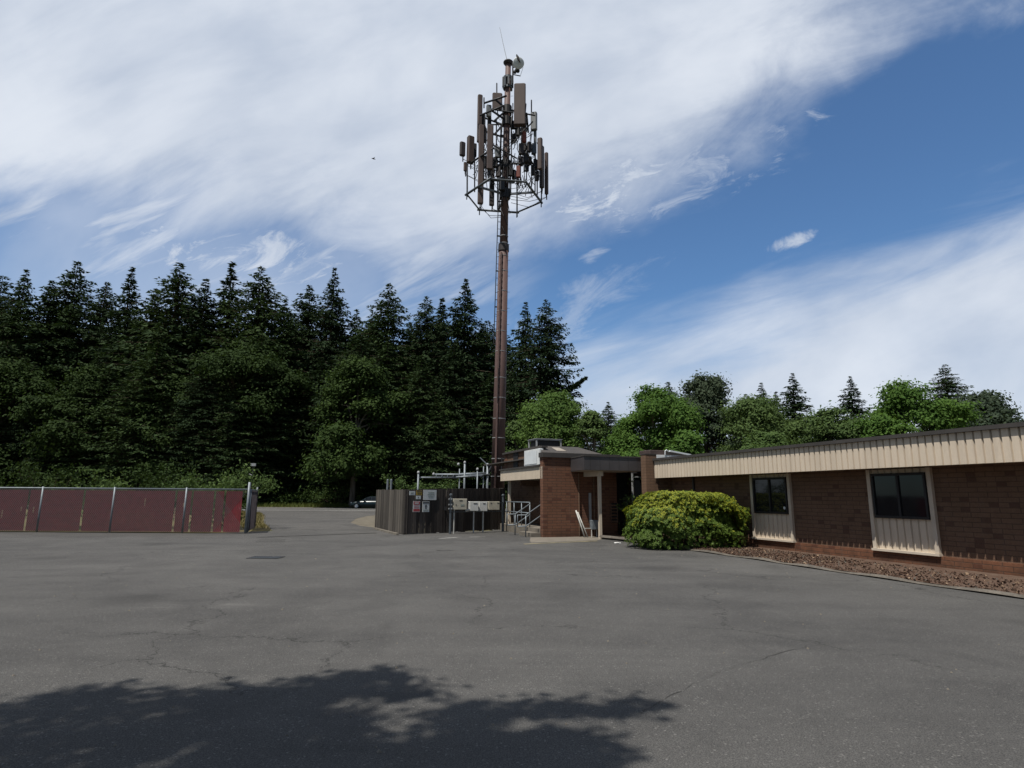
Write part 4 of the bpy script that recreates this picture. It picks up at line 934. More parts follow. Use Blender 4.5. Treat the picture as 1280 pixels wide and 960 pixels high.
# radio units and other small boxes
RRU = [(608, 132, 614, 146, -0.6, 'pale_unit'), (619, 184, 624.5, 197, -0.4, 'pale_unit'), (616.5, 197, 622, 209, -0.3, 'black'), (620, 206, 626, 221, -0.2, 'antenna_dark'),
       (653, 165, 657.2, 178, -0.7, 'red_unit'), (645.5, 208, 650.5, 222, -0.4, 'red_unit'), (648.5, 180, 654.5, 193, -0.6, 'antenna_dark'), (648, 196, 654, 207, 0.2, 'antenna_dark'),
       (659, 178, 664, 190, 0.1, 'antenna_dark'), (664.5, 180, 669.5, 193, 0.2, 'galv_dark'), (603, 143, 606.5, 160, 0.5, 'black'), (604.5, 160, 608, 178, 0.6, 'antenna_dark'), (590.5, 180, 595.5, 196, 0.5, 'black'),
       (644, 160, 650, 170, 0.3, 'black'), (638, 152, 645, 161, 0.2, 'black'), (636, 206, 641, 220, -0.3, 'black'), (656, 204, 661, 214, 0.8, 'galv_dark'), (640, 213, 645, 224, 0.4, 'dark_metal'), (660, 196, 664, 206, 0.3, 'black'), (667, 199, 671, 211, 0.4, 'dark_metal'), (645.5, 224, 649, 230, -0.3, 'antenna_dark'), (610, 212, 615, 224, -0.4, 'black'), (624, 222, 631, 238, -0.4, 'dark_metal'), (655.5, 190, 660.5, 203, -0.5, 'black'), (599, 205, 603, 218, 0.6, 'black'), (664, 207, 668.5, 219, 0.0, 'black'), (640, 168, 645, 178, 0.4, 'black'), (609.5, 147, 614, 156, -0.3, 'black'), (669.5, 214, 673.5, 226, 0.3, 'antenna_dark'), (605.5, 196, 609, 210, 0.2, 'black')]
for x0, y0, x1, y1, dy, m_ in RRU:
    a, b = at(x0, y0, TY + dy), at(x1, y1, TY + dy); c = (a + b) / 2; tp(MB().cbox(c, (b.x - a.x, 0.22, a.z - b.z), random.uniform(-0.4, 0.4), 0, 0.03), 'radio_unit', m_)
# upright pipes and whips
PIPE = [(621, 104, 118, 0.2, 0.03), (664.3, 125, 150, 0.4, 0.03), (605, 122, 135, 0.4, 0.03), (584, 205, 246, 0.1, 0.035), (593.3, 195, 240, 0.4, 0.03), (646.3, 205, 271, 1.8, 0.035), (658.2, 190, 225, 0.5, 0.025), (664.2, 196, 236, 0.7, 0.025), (668.8, 192, 240, 0.5, 0.03), (671.5, 200, 244, 0.4, 0.03), (676.8, 232, 255, 0.9, 0.03), (604.6, 185, 226, 0.6, 0.03), (607.5, 190, 222, -0.4, 0.025), (620.5, 150, 190, 0.5, 0.03), (626.0, 155, 205, 0.4, 0.03), (613.5, 140, 157, 0.2, 0.025), (650.5, 190, 232, 0.3, 0.03), (641, 79, 104, -0.2, 0.035), (655, 185, 215, 0.8, 0.025), (622, 222, 262, 0.6, 0.03)]
for px, y0, y1, dy, r_ in PIPE: tp(MB().tube(at(px, y1, TY + dy), at(px, y0, TY + dy), r_ * 1.35, n=6), 'mount_pipe', 'dark_metal')
# loose jumpers
q = MB(); r_ = random.Random(3)
for k in range(90):
    x0, y0 = r_.uniform(596, 676), r_.uniform(150, 225); x1, y1 = x0 + r_.uniform(-9, 9), y0 + r_.uniform(8, 24); d0 = r_.uniform(-0.8, 0.9)
    q.path([at(x0, y0, TY + d0), at((x0 + x1) / 2 + r_.uniform(-5, 5), (y0 + y1) / 2 + 4, TY + d0), at(x1, y1, TY + d0 * 0.6)], 0.022, 4)
tp(q, 'cable_bundle', 'black')
for k in range(7):
    a_ = -2.7 + k * 0.75; za, zb_ = 18.6 + 0.3 * k, 24.2 + r_.uniform(-1.5, 2.2); n_ = 9
    tp(MB().path([axis(za + (zb_ - za) * j / n_) + Vector((math.cos(a_ + r_.uniform(-0.12, 0.12)), math.sin(a_ + r_.uniform(-0.12, 0.12)), 0)) * (0.30 + r_.uniform(0, 0.08)) for j in range(n_ + 1)], 0.035, 5), 'feeder_cable', 'black', smooth=True)
# collar cluster under the top
zc_ = at(634, 104, TY).z
for zz in (zc_ + 0.35, zc_ - 0.35): tp(MB().path([axis(zz - 0.07), axis(zz + 0.07)], 0.30, 12), 'clamp_ring', 'galv_dark')
for k in range(9):
    a_ = 2 * math.pi * k / 9; p = axis(zc_) + Vector((math.cos(a_) * 0.30, math.sin(a_) * 0.30, random.uniform(-0.05, 0.05))); tp(MB().cbox(p, (0.13, 0.11, random.uniform(0.55, 0.9)), a_, 0, 0.02), 'clamp_unit', 'pale_unit' if k % 2 else 'galv_dark')
# whip and dish
tp(MB().path([at(633.4, 74, TY), at(629, 55, TY), at(624.6, 34, TY)], [0.018, 0.015, 0.010], 5), 'whip_antenna', 'grey_metal')
dc = at(647.8, 79.3, TY - 0.5); dn = (Vector((0.25, -1, -0.35))).normalized(); qd_ = dn.to_track_quat('Z', 'Y').to_matrix()
q = MB(); q.lathe((0, 0, 0), [(0.02, -0.14), (0.17, -0.12), (0.29, -0.06), (0.355, 0.02), (0.36, 0.10), (0.33, 0.115), (0.02, 0.125)], 24); q.v = [tuple(dc + qd_ @ Vector(v)) for v in q.v]
ds = tp(q, 'dish', 'dish', smooth=True)
tp(MB().path([at(640.5, 84, TY - 0.2), at(645, 84, TY - 0.1), dc - dn * 0.14], 0.04, 6), 'dish_arm', 'dark_metal')
tp(MB().path([at(640.5, 93, TY - 0.2), at(650.5, 95, TY - 0.2), at(651, 93, TY - 0.3), at(654, 84, TY - 0.45)], [0.03, 0.03, 0.012, 0.010], 6), 'stay_rod', 'dark_metal')
q = MB(); q.cbox(at(646.5, 88.2, TY - 0.2), (0.30, 0.2, 0.2), 0.4, 0, 0.04); q.cbox(at(643.5, 90.2, TY - 0.2), (0.18, 0.16, 0.16), 0.2, 0, 0.03); tp(q, 'radio_unit', 'dark_metal')
# bird perched on the dish rim
bp_ = at(647.6, 73.2, TY - 0.68)
q = MB(); q.path([Vector((0.13, -0.06, -0.34)), Vector((0.09, -0.05, -0.22)), Vector((0.02, -0.03, -0.05)), Vector((-0.03, 0, 0.10)), Vector((-0.07, 0.01, 0.20)), Vector((-0.085, 0.0, 0.25)), Vector((-0.11, -0.05, 0.26))], [0.02, 0.035, 0.075, 0.085, 0.055, 0.05, 0.012], 10)
o = q.build('perched_bird', 'bird', smooth=True); o.location = bp_; tag(o, 'dark bird perched on the rim of the white dish', 'bird')
# bird in flight over the wood
fp = at(467, 198.5, 70)
q = MB(); q.path([(-0.28, 0, 0), (-0.1, 0, 0.01), (0.12, 0, 0.0), (0.26, 0, -0.01)], [0.015, 0.07, 0.06, 0.01], 8)
for sg in (-1, 1): q.add([(-0.09, 0, 0.03), (0.08, 0, 0.03), (0.05, sg * 0.28, 0.13), (0.14, sg * 0.58, 0.06), (0.0, sg * 0.30, 0.135)], [(0, 1, 2, 4), (4, 2, 3)])
o = q.build('flying_bird', 'bird'); o.location = fp; o.rotation_euler = (0.2, 0, 0.5); tag(o, 'tiny dark bird flying in the cloudy sky over the wood', 'bird')

# ------------------------------------------------------------------ chain link fence with slats on the left
LK = gnd(306.5, 667.2); LK2 = gnd(317.5, 661.5)
LF = thing('chain_link_fence', 'chain link fence woven with red slats ending at the driveway', 'fence', LK)
hL = 1.80; xs = LK.x
q = MB(); q2 = MB(); q3 = MB(); wire = MB(); x = xs - 0.25; i = 0
gap = random.Random(5)
while x > -40:
    if gap.random() > 0.015: 
        tan = False
        a_, b_ = (0.06, hL - 0.08) if not tan else (gap.uniform(0.4, 0.9), hL - gap.uniform(0.15, 0.6))
        if not tan: q.box(x - 0.075, x, LK.y - 0.006, LK.y + 0.006, a_, b_)
        else: MB().box(x - 0.075, x, LK.y - 0.006, LK.y + 0.006, a_, b_).build('bare_slat', 'tan_slat', LF, off=LK)
    if gap.random() < 0.06:
        a_ = gap.uniform(0.5, 1.1); MB().box(x - 0.05, x - 0.01, LK.y - 0.0125, LK.y - 0.0075, a_, a_ + gap.uniform(0.15, 0.45)).build('bare_slat', 'tan_slat', LF, off=LK)
    x -= 0.085
q.build('red_slat', 'red_slat', LF, off=LK); 
x = xs
while x > -26:
    for sg in (1, -1):
        a_ = Vector((x, LK.y - 0.014, 0.05 if sg > 0 else hL)); b_ = Vector((x - 1.75 * 0.8, LK.y - 0.014, hL if sg > 0 else 0.05))
        if b_.x < -40: continue
        wire.beam(a_, b_, 0.008, 0.008)
    x -= 0.085
wire.build('wire_mesh', 'wire', LF, off=LK)
MB().tube((xs, LK.y, hL), (-40, LK.y, hL), 0.028, n=8).build('top_rail', 'galv', LF, off=LK, smooth=True)
px_ = xs
for k in range(10):
    r_, hh = (0.05, 2.10) if k == 0 else (0.04, 1.86)
    MB().tube((px_, LK.y, 0), (px_, LK.y, hh), r_, n=10).build('fence_post', 'galv', LF, off=LK, smooth=True); px_ -= 3.0 if k else 2.6
GT = thing('chain_link_gate', 'grey slatted chain link gate folded open behind the red slat fence end', 'gate', LK + Vector((0.05, 0.1, 0)))
off = GT.location; e0, e1 = LK + Vector((0.03, 0.12, 0)), LK2
for p in (e0, e1): MB().tube((p.x, p.y, 0.05), (p.x, p.y, 1.95 if p is e1 else 1.8), 0.04, n=8).build('gate_post', 'galv', GT, off=off, smooth=True)
for z in (0.1, 1.78): MB().tube(e0 + Vector((0, 0, z)), e1 + Vector((0, 0, z)), 0.025, n=8).build('gate_rail', 'galv', GT, off=off)
q = MB()
for k in range(22):
    p = e0.lerp(e1, (k + 0.1) / 22); p2 = e0.lerp(e1, (k + 0.92) / 22); q.beam((p + p2) / 2 + Vector((0, 0, 0.12)), (p + p2) / 2 + Vector((0, 0, 1.75)), 0.012, (p2 - p).length)
q.build('grey_slats', 'grey_slat', GT, off=off)
# pole with a small sign behind it
sp = at(317, 581, 31.0)
h = thing('pole_sign', 'small pale box on a thin dark pole behind the chain link fence', 'sign', (sp.x, sp.y, 0), 0.1)
MB().tube((0, 0, 0), (0, 0, sp.z + 0.1), 0.03, n=8).build('pole', 'dark_metal', h); MB().cbox((0.0, -0.04, sp.z), (0.26, 0.05, 0.14), 0, 0, 0.01).build('sign_plate', 'grey_metal', h)
MB().path([(-0.17, -0.05, sp.z - 0.48), (-0.05, -0.03, sp.z - 0.52), (0.0, 0, sp.z - 0.55)], [0.035, 0.03, 0.02], 6).build('bracket', 'grey_metal', h)
# drain grate
dp = gnd(332.5, 697.5)
h = thing('drain_grate', 'dark rectangular drain grate set in the asphalt at the left', 'drain', (dp.x, dp.y, Z2))
q = MB(); q.box(-0.40, 0.40, -0.26, -0.22, 0, 0.012); q.box(-0.40, 0.40, 0.22, 0.26, 0, 0.012); q.box(-0.40, -0.36, -0.22, 0.22, 0, 0.012); q.box(0.36, 0.40, -0.22, 0.22, 0, 0.012); q.build('grate_frame', 'dark_metal', h)
q = MB(); 
for k in range(12): q.box(-0.34 + k * 0.059, -0.31 + k * 0.059, -0.219, 0.219, 0, 0.010)
q.build('grate_bar', 'galv_dark', h); MB().box(-0.359, 0.359, -0.2195, 0.2195, -0.003, 0.003).build('grate_pit', 'tar', h)

# ------------------------------------------------------------------ car on the road
def car():
    c = at(476, 634, 74.2); h = thing('sedan', 'dark teal sedan on the road, half hidden by the wooden fence', 'car', (-17.1, 74.2, Z2))
    prof = [(-2.25, 0.34, 0.62), (-2.15, 0.22, 0.74), (-1.6, 0.20, 0.86), (-0.85, 0.20, 0.95), (0.2, 0.20, 0.97), (1.4, 0.20, 0.97), (1.95, 0.22, 0.98), (2.2, 0.30, 0.90), (2.28, 0.42, 0.75)]
    def loft(sec):
        m = MB(); n = len(sec[0]); vs = [v for s in sec for v in s]
        fs = [(i * n + k, i * n + (k + 1) % n, (i + 1) * n + (k + 1) % n, (i + 1) * n + k) for i in range(len(sec) - 1) for k in range(n)] + [tuple(reversed(range(n))), tuple(range((len(sec) - 1) * n, len(sec) * n))]
        return m.add(vs, fs)
    sec = []
    for x, z0, z1 in prof:
        w = 0.86 - 0.16 * (abs(x) / 2.3) ** 4; m_ = (z0 + z1) / 2
        sec.append([(x, -w * 0.9, z0), (x, -w, m_ * 0.9), (x, -w * 0.98, m_ * 1.15), (x, -w * 0.88, z1), (x, w * 0.88, z1), (x, w * 0.98, m_ * 1.15), (x, w, m_ * 0.9), (x, w * 0.9, z0)])
    body = loft(sec).build('body', 'car_paint', h, smooth=True)
    cab = [(-0.95, 0.94, 0.95), (-0.35, 0.95, 1.32), (0.1, 0.95, 1.43), (0.7, 0.95, 1.44), (1.2, 0.95, 1.36), (1.75, 0.95, 0.98)]
    loft([[(x, -0.74, z0), (x, -0.74 + (z1 - z0) * 0.38, z1), (x, 0.74 - (z1 - z0) * 0.38, z1), (x, 0.74, z0)] for x, z0, z1 in cab]).build('roof', 'car_paint', h, smooth=False)
    for pts in ([(-0.62, 0.99), (-0.28, 1.30), (0.22, 1.37), (0.22, 0.99)], [(0.29, 0.99), (0.29, 1.37), (0.95, 1.35), (1.38, 1.02)]):
        for sg in (-1, 1): MB().add([(x, sg * (0.752 - (z - 0.95) * 0.38), z) for x, z in pts], [(0, 1, 2, 3)]).build('window', 'glass', h)
    MB().add([(-0.93, -0.66, 0.985), (-0.93, 0.66, 0.985), (-0.37, 0.55, 1.325), (-0.37, -0.55, 1.325)], [(0, 1, 2, 3)]).build('windscreen', 'glass', h)
    for x in (-1.45, 1.42):
        for sg in (-1, 1):
            y = sg * 0.78; w = MB().tube((x, y - 0.1, 0.32), (x, y + 0.1, 0.32), 0.32, n=20).build('wheel', 'tyre', h); MB().tube((x, y + sg * 0.09, 0.32), (x, y + sg * 0.112, 0.32), 0.20, n=16).build('rim', 'rim', w)
    for sg in (-1, 1): MB().cbox((-2.13, sg * 0.58, 0.69), (0.16, 0.34, 0.12), 0, 0, 0.03).build('headlight', 'lamp_glass', h); MB().cbox((2.2, sg * 0.58, 0.80), (0.10, 0.30, 0.12), 0, 0, 0.03).build('tail_lamp', 'tail', h); MB().cbox((-0.6, sg * 0.86, 1.0), (0.12, 0.14, 0.10), 0, 0, 0.02).build('mirror', 'car_paint', h)
car()

# ------------------------------------------------------------------ vegetation
def leaves(P, size, aspect=0.55, up=0.35, r=None, nrm=None):
    r = r or rng; n = len(P); N = r.normal(size=(n, 3)); N[:, 2] += up
    if nrm is not None: N = N * 0.5 + nrm * 1.1
    N /= np.linalg.norm(N, axis=1)[:, None]; A = r.normal(size=(n, 3)); A -= N * (A * N).sum(1)[:, None]; A /= np.linalg.norm(A, axis=1)[:, None]; Bv = np.cross(N, A)
    s = (size * r.uniform(0.6, 1.35, n))[:, None]
    return np.stack([P - A * s * 0.5, P + Bv * s * aspect * 0.5 - A * s * 0.05, P + A * s * 0.5, P - Bv * s * aspect * 0.5 - A * s * 0.05], 1)

def conifer(name, H, RAD, seed, mats, label, bare=0.08, shape=0.85, gap=0.0, dens=1.0, lean=0.0):
    r = np.random.default_rng(seed); root = thing(name, label, 'tree')
    tr = MB(); tr.path([(0, 0, 0), (0.05, 0, H * 0.35), (-0.03, 0.02, H * 0.7), (0, 0, H)], [H * 0.013, H * 0.010, H * 0.005, 0.02], 8)
    tris = []; z = H * 0.995; lvl = 0
    while z > H * bare:
        f = (H - z) / H; L0 = RAD * min(1.0, (f * 1.9) ** shape + 0.02) * (1.0 if f < 0.75 else 1.0 - (f - 0.75) * 0.9)
        nb = 5 + int(r.integers(0, 3)) if f > 0.04 else 3
        for _ in range(nb):
            if r.random() < gap: continue
            L = L0 * r.uniform(0.55, 1.18); a = r.uniform(0, 2 * np.pi); d = np.array([np.cos(a), np.sin(a), 0.0]); side = np.array([-d[1], d[0], 0])
            L *= min(1.0, 0.42 + f * 4.2); zb = z + r.uniform(-0.4, 0.35) * min(1.0, 3 * f); droop = (0.25 + 0.35 * f) * L * r.uniform(0.35, 1.5); ns = max(2, int(L / 0.34 * dens)); rise = 0.10 * L
            t = (np.arange(ns) + r.uniform(0.2, 0.9, ns)) / ns
            C = d[None] * (L * t)[:, None] + np.array([0, 0, zb])[None]
            C[:, 2] += rise * t * 2 - droop * t ** 1.4 + 0.22 * droop * t ** 5
            if L > 2.2 and f < 0.9: tr.path([(0, 0, zb), tuple(C[len(C) // 2]), tuple(C[-1] - np.array([0, 0, 0.02]))], [0.05 + 0.012 * L, 0.03, 0.01], 3, caps=False)
            wid = 0.30 * L * (1 - t) ** 0.7 * (0.3 + 1.2 * t ** 0.4) + 0.10
            for rep in range(4):
                off = r.uniform(-1, 1, ns) * wid; Pn = C + side[None] * off[:, None]; Pn[:, 2] -= np.abs(off) * 0.30 + r.uniform(-0.05, 0.30, ns) * min(1.0, 0.3 + 3 * f)
                s = r.uniform(0.34, 0.70, ns) * (0.75 + 0.3 * min(1, 3 * f))
                dirv = d[None] * r.uniform(0.3, 1.0, ns)[:, None] + side[None] * (np.sign(off) * r.uniform(0.2, 0.9, ns))[:, None]; dirv[:, 2] -= r.uniform(-0.15, 0.35 + 0.5 * min(1, 2.5 * f), ns)
                dirv /= np.linalg.norm(dirv, axis=1)[:, None]; wv = np.cross(dirv, r.normal(size=(ns, 3)) * 0.8 + np.array([0, 0, 1.0])); wv /= np.linalg.norm(wv, axis=1)[:, None] + 1e-6
                tris.append(np.stack([Pn - wv * (s * 0.26)[:, None], Pn + wv * (s * 0.26)[:, None], Pn + dirv * s[:, None]], 1))
        z -= r.uniform(0.26, 0.50) * (0.75 + 0.5 * f); lvl += 1
    tr.build('trunk', 'bark', root)
    np_mesh('crown', np.concatenate(tris), 3, mats, root)
    return root

def broadleaf(name, blobs, trunk_h, seed, mats, label, leaf=0.30, nclump=150, per=85, cr=0.75, bark='bark_pale', loc=(0, 0, 0), rtrunk=0.22, cat='tree', up=0.4, hollow=0.55):
    r = np.random.default_rng(seed); root = thing(name, label, cat, loc)
    vol = np.array([b[3] * b[4] * b[5] for b in blobs]); pr = vol ** 0.8; pr /= pr.sum(); quads = []; cl = []
    for _ in range(nclump):
        b = blobs[r.choice(len(blobs), p=pr)]; d = r.normal(size=3); d /= np.linalg.norm(d); d[2] = d[2] if d[2] > -0.45 else -d[2]
        rad = r.uniform(hollow, 1.0) ** 0.6; cl.append(np.array(b[:3]) + d * rad * np.array(b[3:6]) * r.uniform(0.85, 1.12))
    for c in cl:
        n = int(per * r.uniform(0.5, 1.4)); k = cr * r.uniform(0.4, 1.35); P = c + r.normal(size=(n, 3)) * np.array([k, k, k * 0.55]) * 0.62
        P[:, 2] = np.maximum(P[:, 2], 0.05)
        dv = P - c; dv /= np.linalg.norm(dv, axis=1)[:, None] + 1e-6; dv[:, 2] += 0.55; quads.append(leaves(P, leaf, 0.62, up, r, dv))
    tr = MB(); tr.path([(0, 0, 0), (0.05, 0, trunk_h * 0.5), (0, 0.05, trunk_h)], [rtrunk * 1.3, rtrunk, rtrunk * 0.8], 9)
    for b in blobs:
        c = Vector(b[:3]); a = Vector((0, 0.05, trunk_h * r.uniform(0.75, 1.0))); mid = a.lerp(c, 0.5) + Vector((0, 0, 0.3)); tr.path([a, mid, c], [rtrunk * 0.55, rtrunk * 0.35, rtrunk * 0.12], 6)
        for _ in range(5):
            e_ = c + Vector(tuple(r.normal(size=3))) * 0.45 * min(b[3:6]); tr.path([mid, (mid + e_) / 2 + Vector((0, 0, 0.15)), e_], [rtrunk * 0.22, rtrunk * 0.14, 0.015], 5)
    tr.build('trunk', bark, root); np_mesh('crown', np.concatenate(quads), 4, mats, root)
    return root

# fir kinds, each 34 m tall before scaling
HF = 34.0
FIRK = [conifer('fir_tree', HF, 6.0, 11, 'fir', 'x', 0.06, 0.80, 0.08), conifer('fir_tree', HF, 7.2, 12, 'fir_light', 'x', 0.05, 0.62, 0.05), conifer('fir_tree', HF, 4.9, 13, 'fir', 'x', 0.05, 0.85, 0.20),
        conifer('fir_tree', HF, 6.6, 14, 'fir', 'x', 0.05, 0.50, 0.12), conifer('fir_tree', HF, 6.2, 15, 'fir_light', 'x', 0.04, 0.75, 0.10)]
used = [False] * 5
def fir(k, px, top, d, label, group='firs of the dark wood', wide=1.0):
    p = at(px, top, d); hgt = p.z; sc = hgt / HF; loc = (p.x, d, 0); rz = random.uniform(0, 6.28); wide *= random.uniform(0.85, 1.2)
    if not used[k]:
        used[k] = True; o = FIRK[k]; o.location = loc; o.rotation_euler = (0, 0, rz); o.scale = (sc * wide, sc * wide, sc); o['label'] = label; o['group'] = group
    else: o = dup(FIRK[k], loc, rz, (sc * wide, sc * wide, sc), label, group)
    return o
G = 'firs of the dark wood'
FIRS = [(2, 291, 327, 96, 'slender fir with sparse pointed top at the left end of the wood in the photo'), (1, 327, 333, 94, 'broad fir whose blunt wide top stands second from the left of the wood'),
        (4, 357, 374, 92, 'shorter fir in the dip right of the broad blunt fir'), (3, 388, 356, 99, 'paler fir whose thin top shows just left of the tall narrow spire'),
        (0, 419, 334, 95, 'tall narrow spire of a fir, highest above the big round broadleaf tree'), (4, 446, 386, 97, 'low fir top right beside the tall narrow spire'),
        (3, 464, 400, 99, 'lowest small fir tip in the notch of the skyline'), (1, 487, 354, 93, 'full conical fir standing alone between two notches in the skyline'), (4, 513, 402, 97, 'low fir filling the notch right of the full conical fir'),
        (3, 534, 370, 92, 'dark ragged fir, left of a close pair before the tallest right fir'), (2, 553, 372, 97, 'thin fir, right of a close pair before the tallest right fir'),
        (0, 582, 348, 91, 'tall fir with layered boughs just left of the mast'), (4, 603, 404, 94, 'low fir partly behind the mast at its left'),
        (3, 634, 418, 95, 'low fir partly behind the mast at its right'), (0, 657, 377, 87, 'fir just right of the mast, left of a pair'), (3, 683, 374, 84, 'fir with a long bough reaching right, last of the tall firs right of the mast')]
for k, px, top, d, lab in FIRS: fir(k, px, top, d, lab, G, 1.0)
# its long low bough
p_ = at(690, 500, 84); 
q0, q1 = at(688, 492, 83.5), at(733, 472, 82.5); n = 900; tt = rng.random(n) ** 0.8
Pb = np.array(q0)[None] * (1 - tt)[:, None] + np.array(q1)[None] * tt[:, None]; Pb[:, 2] += -1.1 * np.sin(tt * np.pi) * 0.5; Pb += rng.normal(size=(n, 3)) * (0.42 * (1.1 - tt))[:, None] * np.array([0.8, 1, 0.8])
last = [o for o in COL.objects if o.get('label', '').startswith('fir with a long bough')][0]
Ls = leaves(Pb, 0.62, 0.4, 0.6)
bpy.context.view_layer.update(); inv = last.matrix_world.inverted()
Ls = np.array([tuple(inv @ Vector(v)) for v in Ls.reshape(-1, 3)])
np_mesh('bough', Ls, 4, 'fir', last)
XF = [(0, 258, 348), (1, 226, 328), (4, 196, 360), (2, 166, 333), (3, 134, 352), (1, 98, 326), (0, 66, 350), (4, 34, 336), (3, 4, 344), (2, -30, 330), (0, -66, 340)]
for i, (k, px, top) in enumerate(XF): fir(k, px, top, random.uniform(91, 98), 'tall dark fir in the far left stretch of the wood beyond the broad blunt fir', 'firs in the left stretch of the wood')
for i in range(24): fir(random.choice((0, 1, 3, 4)), -60 + i * 29 + random.uniform(-8, 8), random.uniform(392, 424), random.uniform(104, 116), 'dark fir in the shaded depth of the wood behind its front trees', 'firs deep in the wood', 1.15)
for i in range(30): fir(random.choice((0, 1, 3, 4)), -70 + i * 23.5 + random.uniform(-10, 10), random.uniform(415, 520), random.uniform(81.5, 90), 'shorter dark fir within the front of the wood, its top below the skyline', 'shorter firs at the front of the wood', 1.3)

def crown_at(px, top, d, halfpx, low):      # crown size in metres from its place in the view
    p = at(px, top, d); return p, halfpx / FPX * d * 1.02
def blobset(Hh, rad, seed, nb=9, low=0.2, flat=0.42):
    r = np.random.default_rng(seed); out = [(0, 0, Hh * 0.80, rad * 0.5, rad * 0.5, Hh * 0.19)]
    for i in range(nb):
        a = 2 * math.pi * i / nb + r.uniform(-0.4, 0.4); z = r.uniform(low + 0.08, 0.80) * Hh; k = math.sqrt(max(0.1, 1 - ((z / Hh - 0.45) / 0.6) ** 2)) * rad * r.uniform(0.40, 0.88)
        rr = rad * r.uniform(0.22, flat + 0.08); out.append((math.cos(a) * k, math.sin(a) * k, z, rr, rr, rr * r.uniform(0.7, 1.1)))
    return out
BL = [  # px, top, depth, half width px, material, label, clumps, leaf, low
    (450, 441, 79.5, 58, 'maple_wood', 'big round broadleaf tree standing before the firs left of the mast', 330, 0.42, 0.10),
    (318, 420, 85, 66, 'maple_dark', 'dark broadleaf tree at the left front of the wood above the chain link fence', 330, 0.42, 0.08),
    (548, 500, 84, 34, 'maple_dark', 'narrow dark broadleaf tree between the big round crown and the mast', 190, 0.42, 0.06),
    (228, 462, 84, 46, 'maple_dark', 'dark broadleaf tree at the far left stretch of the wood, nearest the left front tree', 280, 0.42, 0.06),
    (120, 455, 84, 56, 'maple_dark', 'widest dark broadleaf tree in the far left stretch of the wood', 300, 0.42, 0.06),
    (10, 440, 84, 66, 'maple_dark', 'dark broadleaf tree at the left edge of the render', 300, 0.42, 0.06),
    (692, 487, 62, 52, 'maple_light', 'light green maple just right of the mast behind the roof vent', 190, 0.26, 0.06),
    (741, 508, 58, 25, 'maple_mid', 'thin open tree with sprays of leaves against the sky behind the brick wall', 85, 0.27, 0.2),
    (646, 520, 66, 26, 'maple_mid', 'small green tree directly behind the foot of the mast', 120, 0.30, 0.05),
    (780, 520, 58, 24, 'maple_mid', 'mid green tree left of the brightest maple, behind the canopy', 120, 0.28, 0.08),
    (817, 478, 55, 48, 'maple', 'brightest green maple behind the entrance canopy', 330, 0.25, 0.06),
    (880, 464, 72, 47, 'cottonwood', 'tall bluish grey green tree with a rounded top behind the right wing', 320, 0.32, 0.12),
    (945, 494, 60, 56, 'maple_mid', 'wide grey green broadleaf tree behind the right wing window', 300, 0.25, 0.06),
    (955, 534, 42, 36, 'willow', 'fine leaved pale green willow close behind the right wing roof', 170, 0.22, 0.1),
    (858, 535, 50, 30, 'maple', 'low bright green tree behind the rooftop air conditioner', 150, 0.28, 0.06),
    (1035, 505, 62, 52, 'maple_mid', 'green broadleaf tree right of the wide grey green one, above the wing roof', 240, 0.30, 0.06),
    (1125, 475, 58, 58, 'maple', 'bright green maple at the right above the wing roof', 260, 0.30, 0.06),
    (1225, 490, 66, 60, 'cottonwood', 'bluish broadleaf tree at the right edge above the wing roof', 260, 0.32, 0.06)]
for i, (px, top, d, hp, m_, lab, nc, lf, low) in enumerate(BL):
    p, rad = crown_at(px, top, d, hp, low); Hh = p.z
    name = 'willow_tree' if m_ == 'willow' else 'broadleaf_tree'
    o = broadleaf(name, blobset(Hh * 0.97, rad, 100 + i, (16 if m_ == 'maple_dark' else 12) if nc > 160 else 7, low), Hh * 0.5, 200 + i, m_, lab, lf, int(nc * 1.35), (95 if d > 75 else 130) if nc > 150 else 90, rad * 0.17 + 0.15, loc=(p.x, d, 0), up=0.9 if m_ == 'willow' else 0.4, rtrunk=(0.12 + Hh * 0.012) * (0.55 if m_ == 'maple_dark' else 0.8), hollow=0.35, bark='bark' if m_ in ('maple_dark', 'cottonwood') else 'bark_pale')
RF = [(4, 760, 502, 70, 'small dark fir top between the thin open tree and the brightest maple'), (1, 835, 477, 76, 'dark fir tip beside the tall bluish tree'), (0, 951, 478, 84, 'small fir spire above the wide grey green tree'), (2, 970, 489, 88, 'fainter small fir right of the spire above the wide grey green tree'), (0, 990, 466, 74, 'slim fir at the right edge of the photo, tallest of the right hand firs'),
      (1, 932, 492, 86, 'small fir at the right of the tall bluish tree'), (0, 1062, 470, 80, 'fir above the wing roof right of the photo edge'), (3, 1180, 455, 78, 'dark fir between the bright maple and the bluish tree at the far right')]
for k, px, top, d, lab in RF: fir(k, px, top, d, lab, 'firs behind the building', 1.15)
for i in range(16): fir(random.choice((1, 3, 4)), 690 + i * 42 + random.uniform(-10, 10), random.uniform(515, 545), random.uniform(86, 100), 'low dark fir seen only through gaps behind the building trees', 'firs far behind the building', 1.6)

# roadside undergrowth as one mass, and small plants
Q = []
for i in range(420):
    x = random.uniform(-95, 45); y = random.uniform(81.5, 86); hh = random.uniform(0.5, 2.6); n = int(40 + 25 * hh); P = np.array([x, y, hh * 0.5]) + rng.normal(size=(n, 3)) * np.array([0.7, 0.6, hh * 0.3]); P[:, 2] = np.abs(P[:, 2]); Q.append(leaves(P, 0.28, 0.6, 0.4))
o = np_mesh('roadside_undergrowth', np.concatenate(Q), 4, 'maple_dark'); struct(tag(o, 'dark brambles and saplings along the foot of the wood', 'undergrowth'), 'stuff')

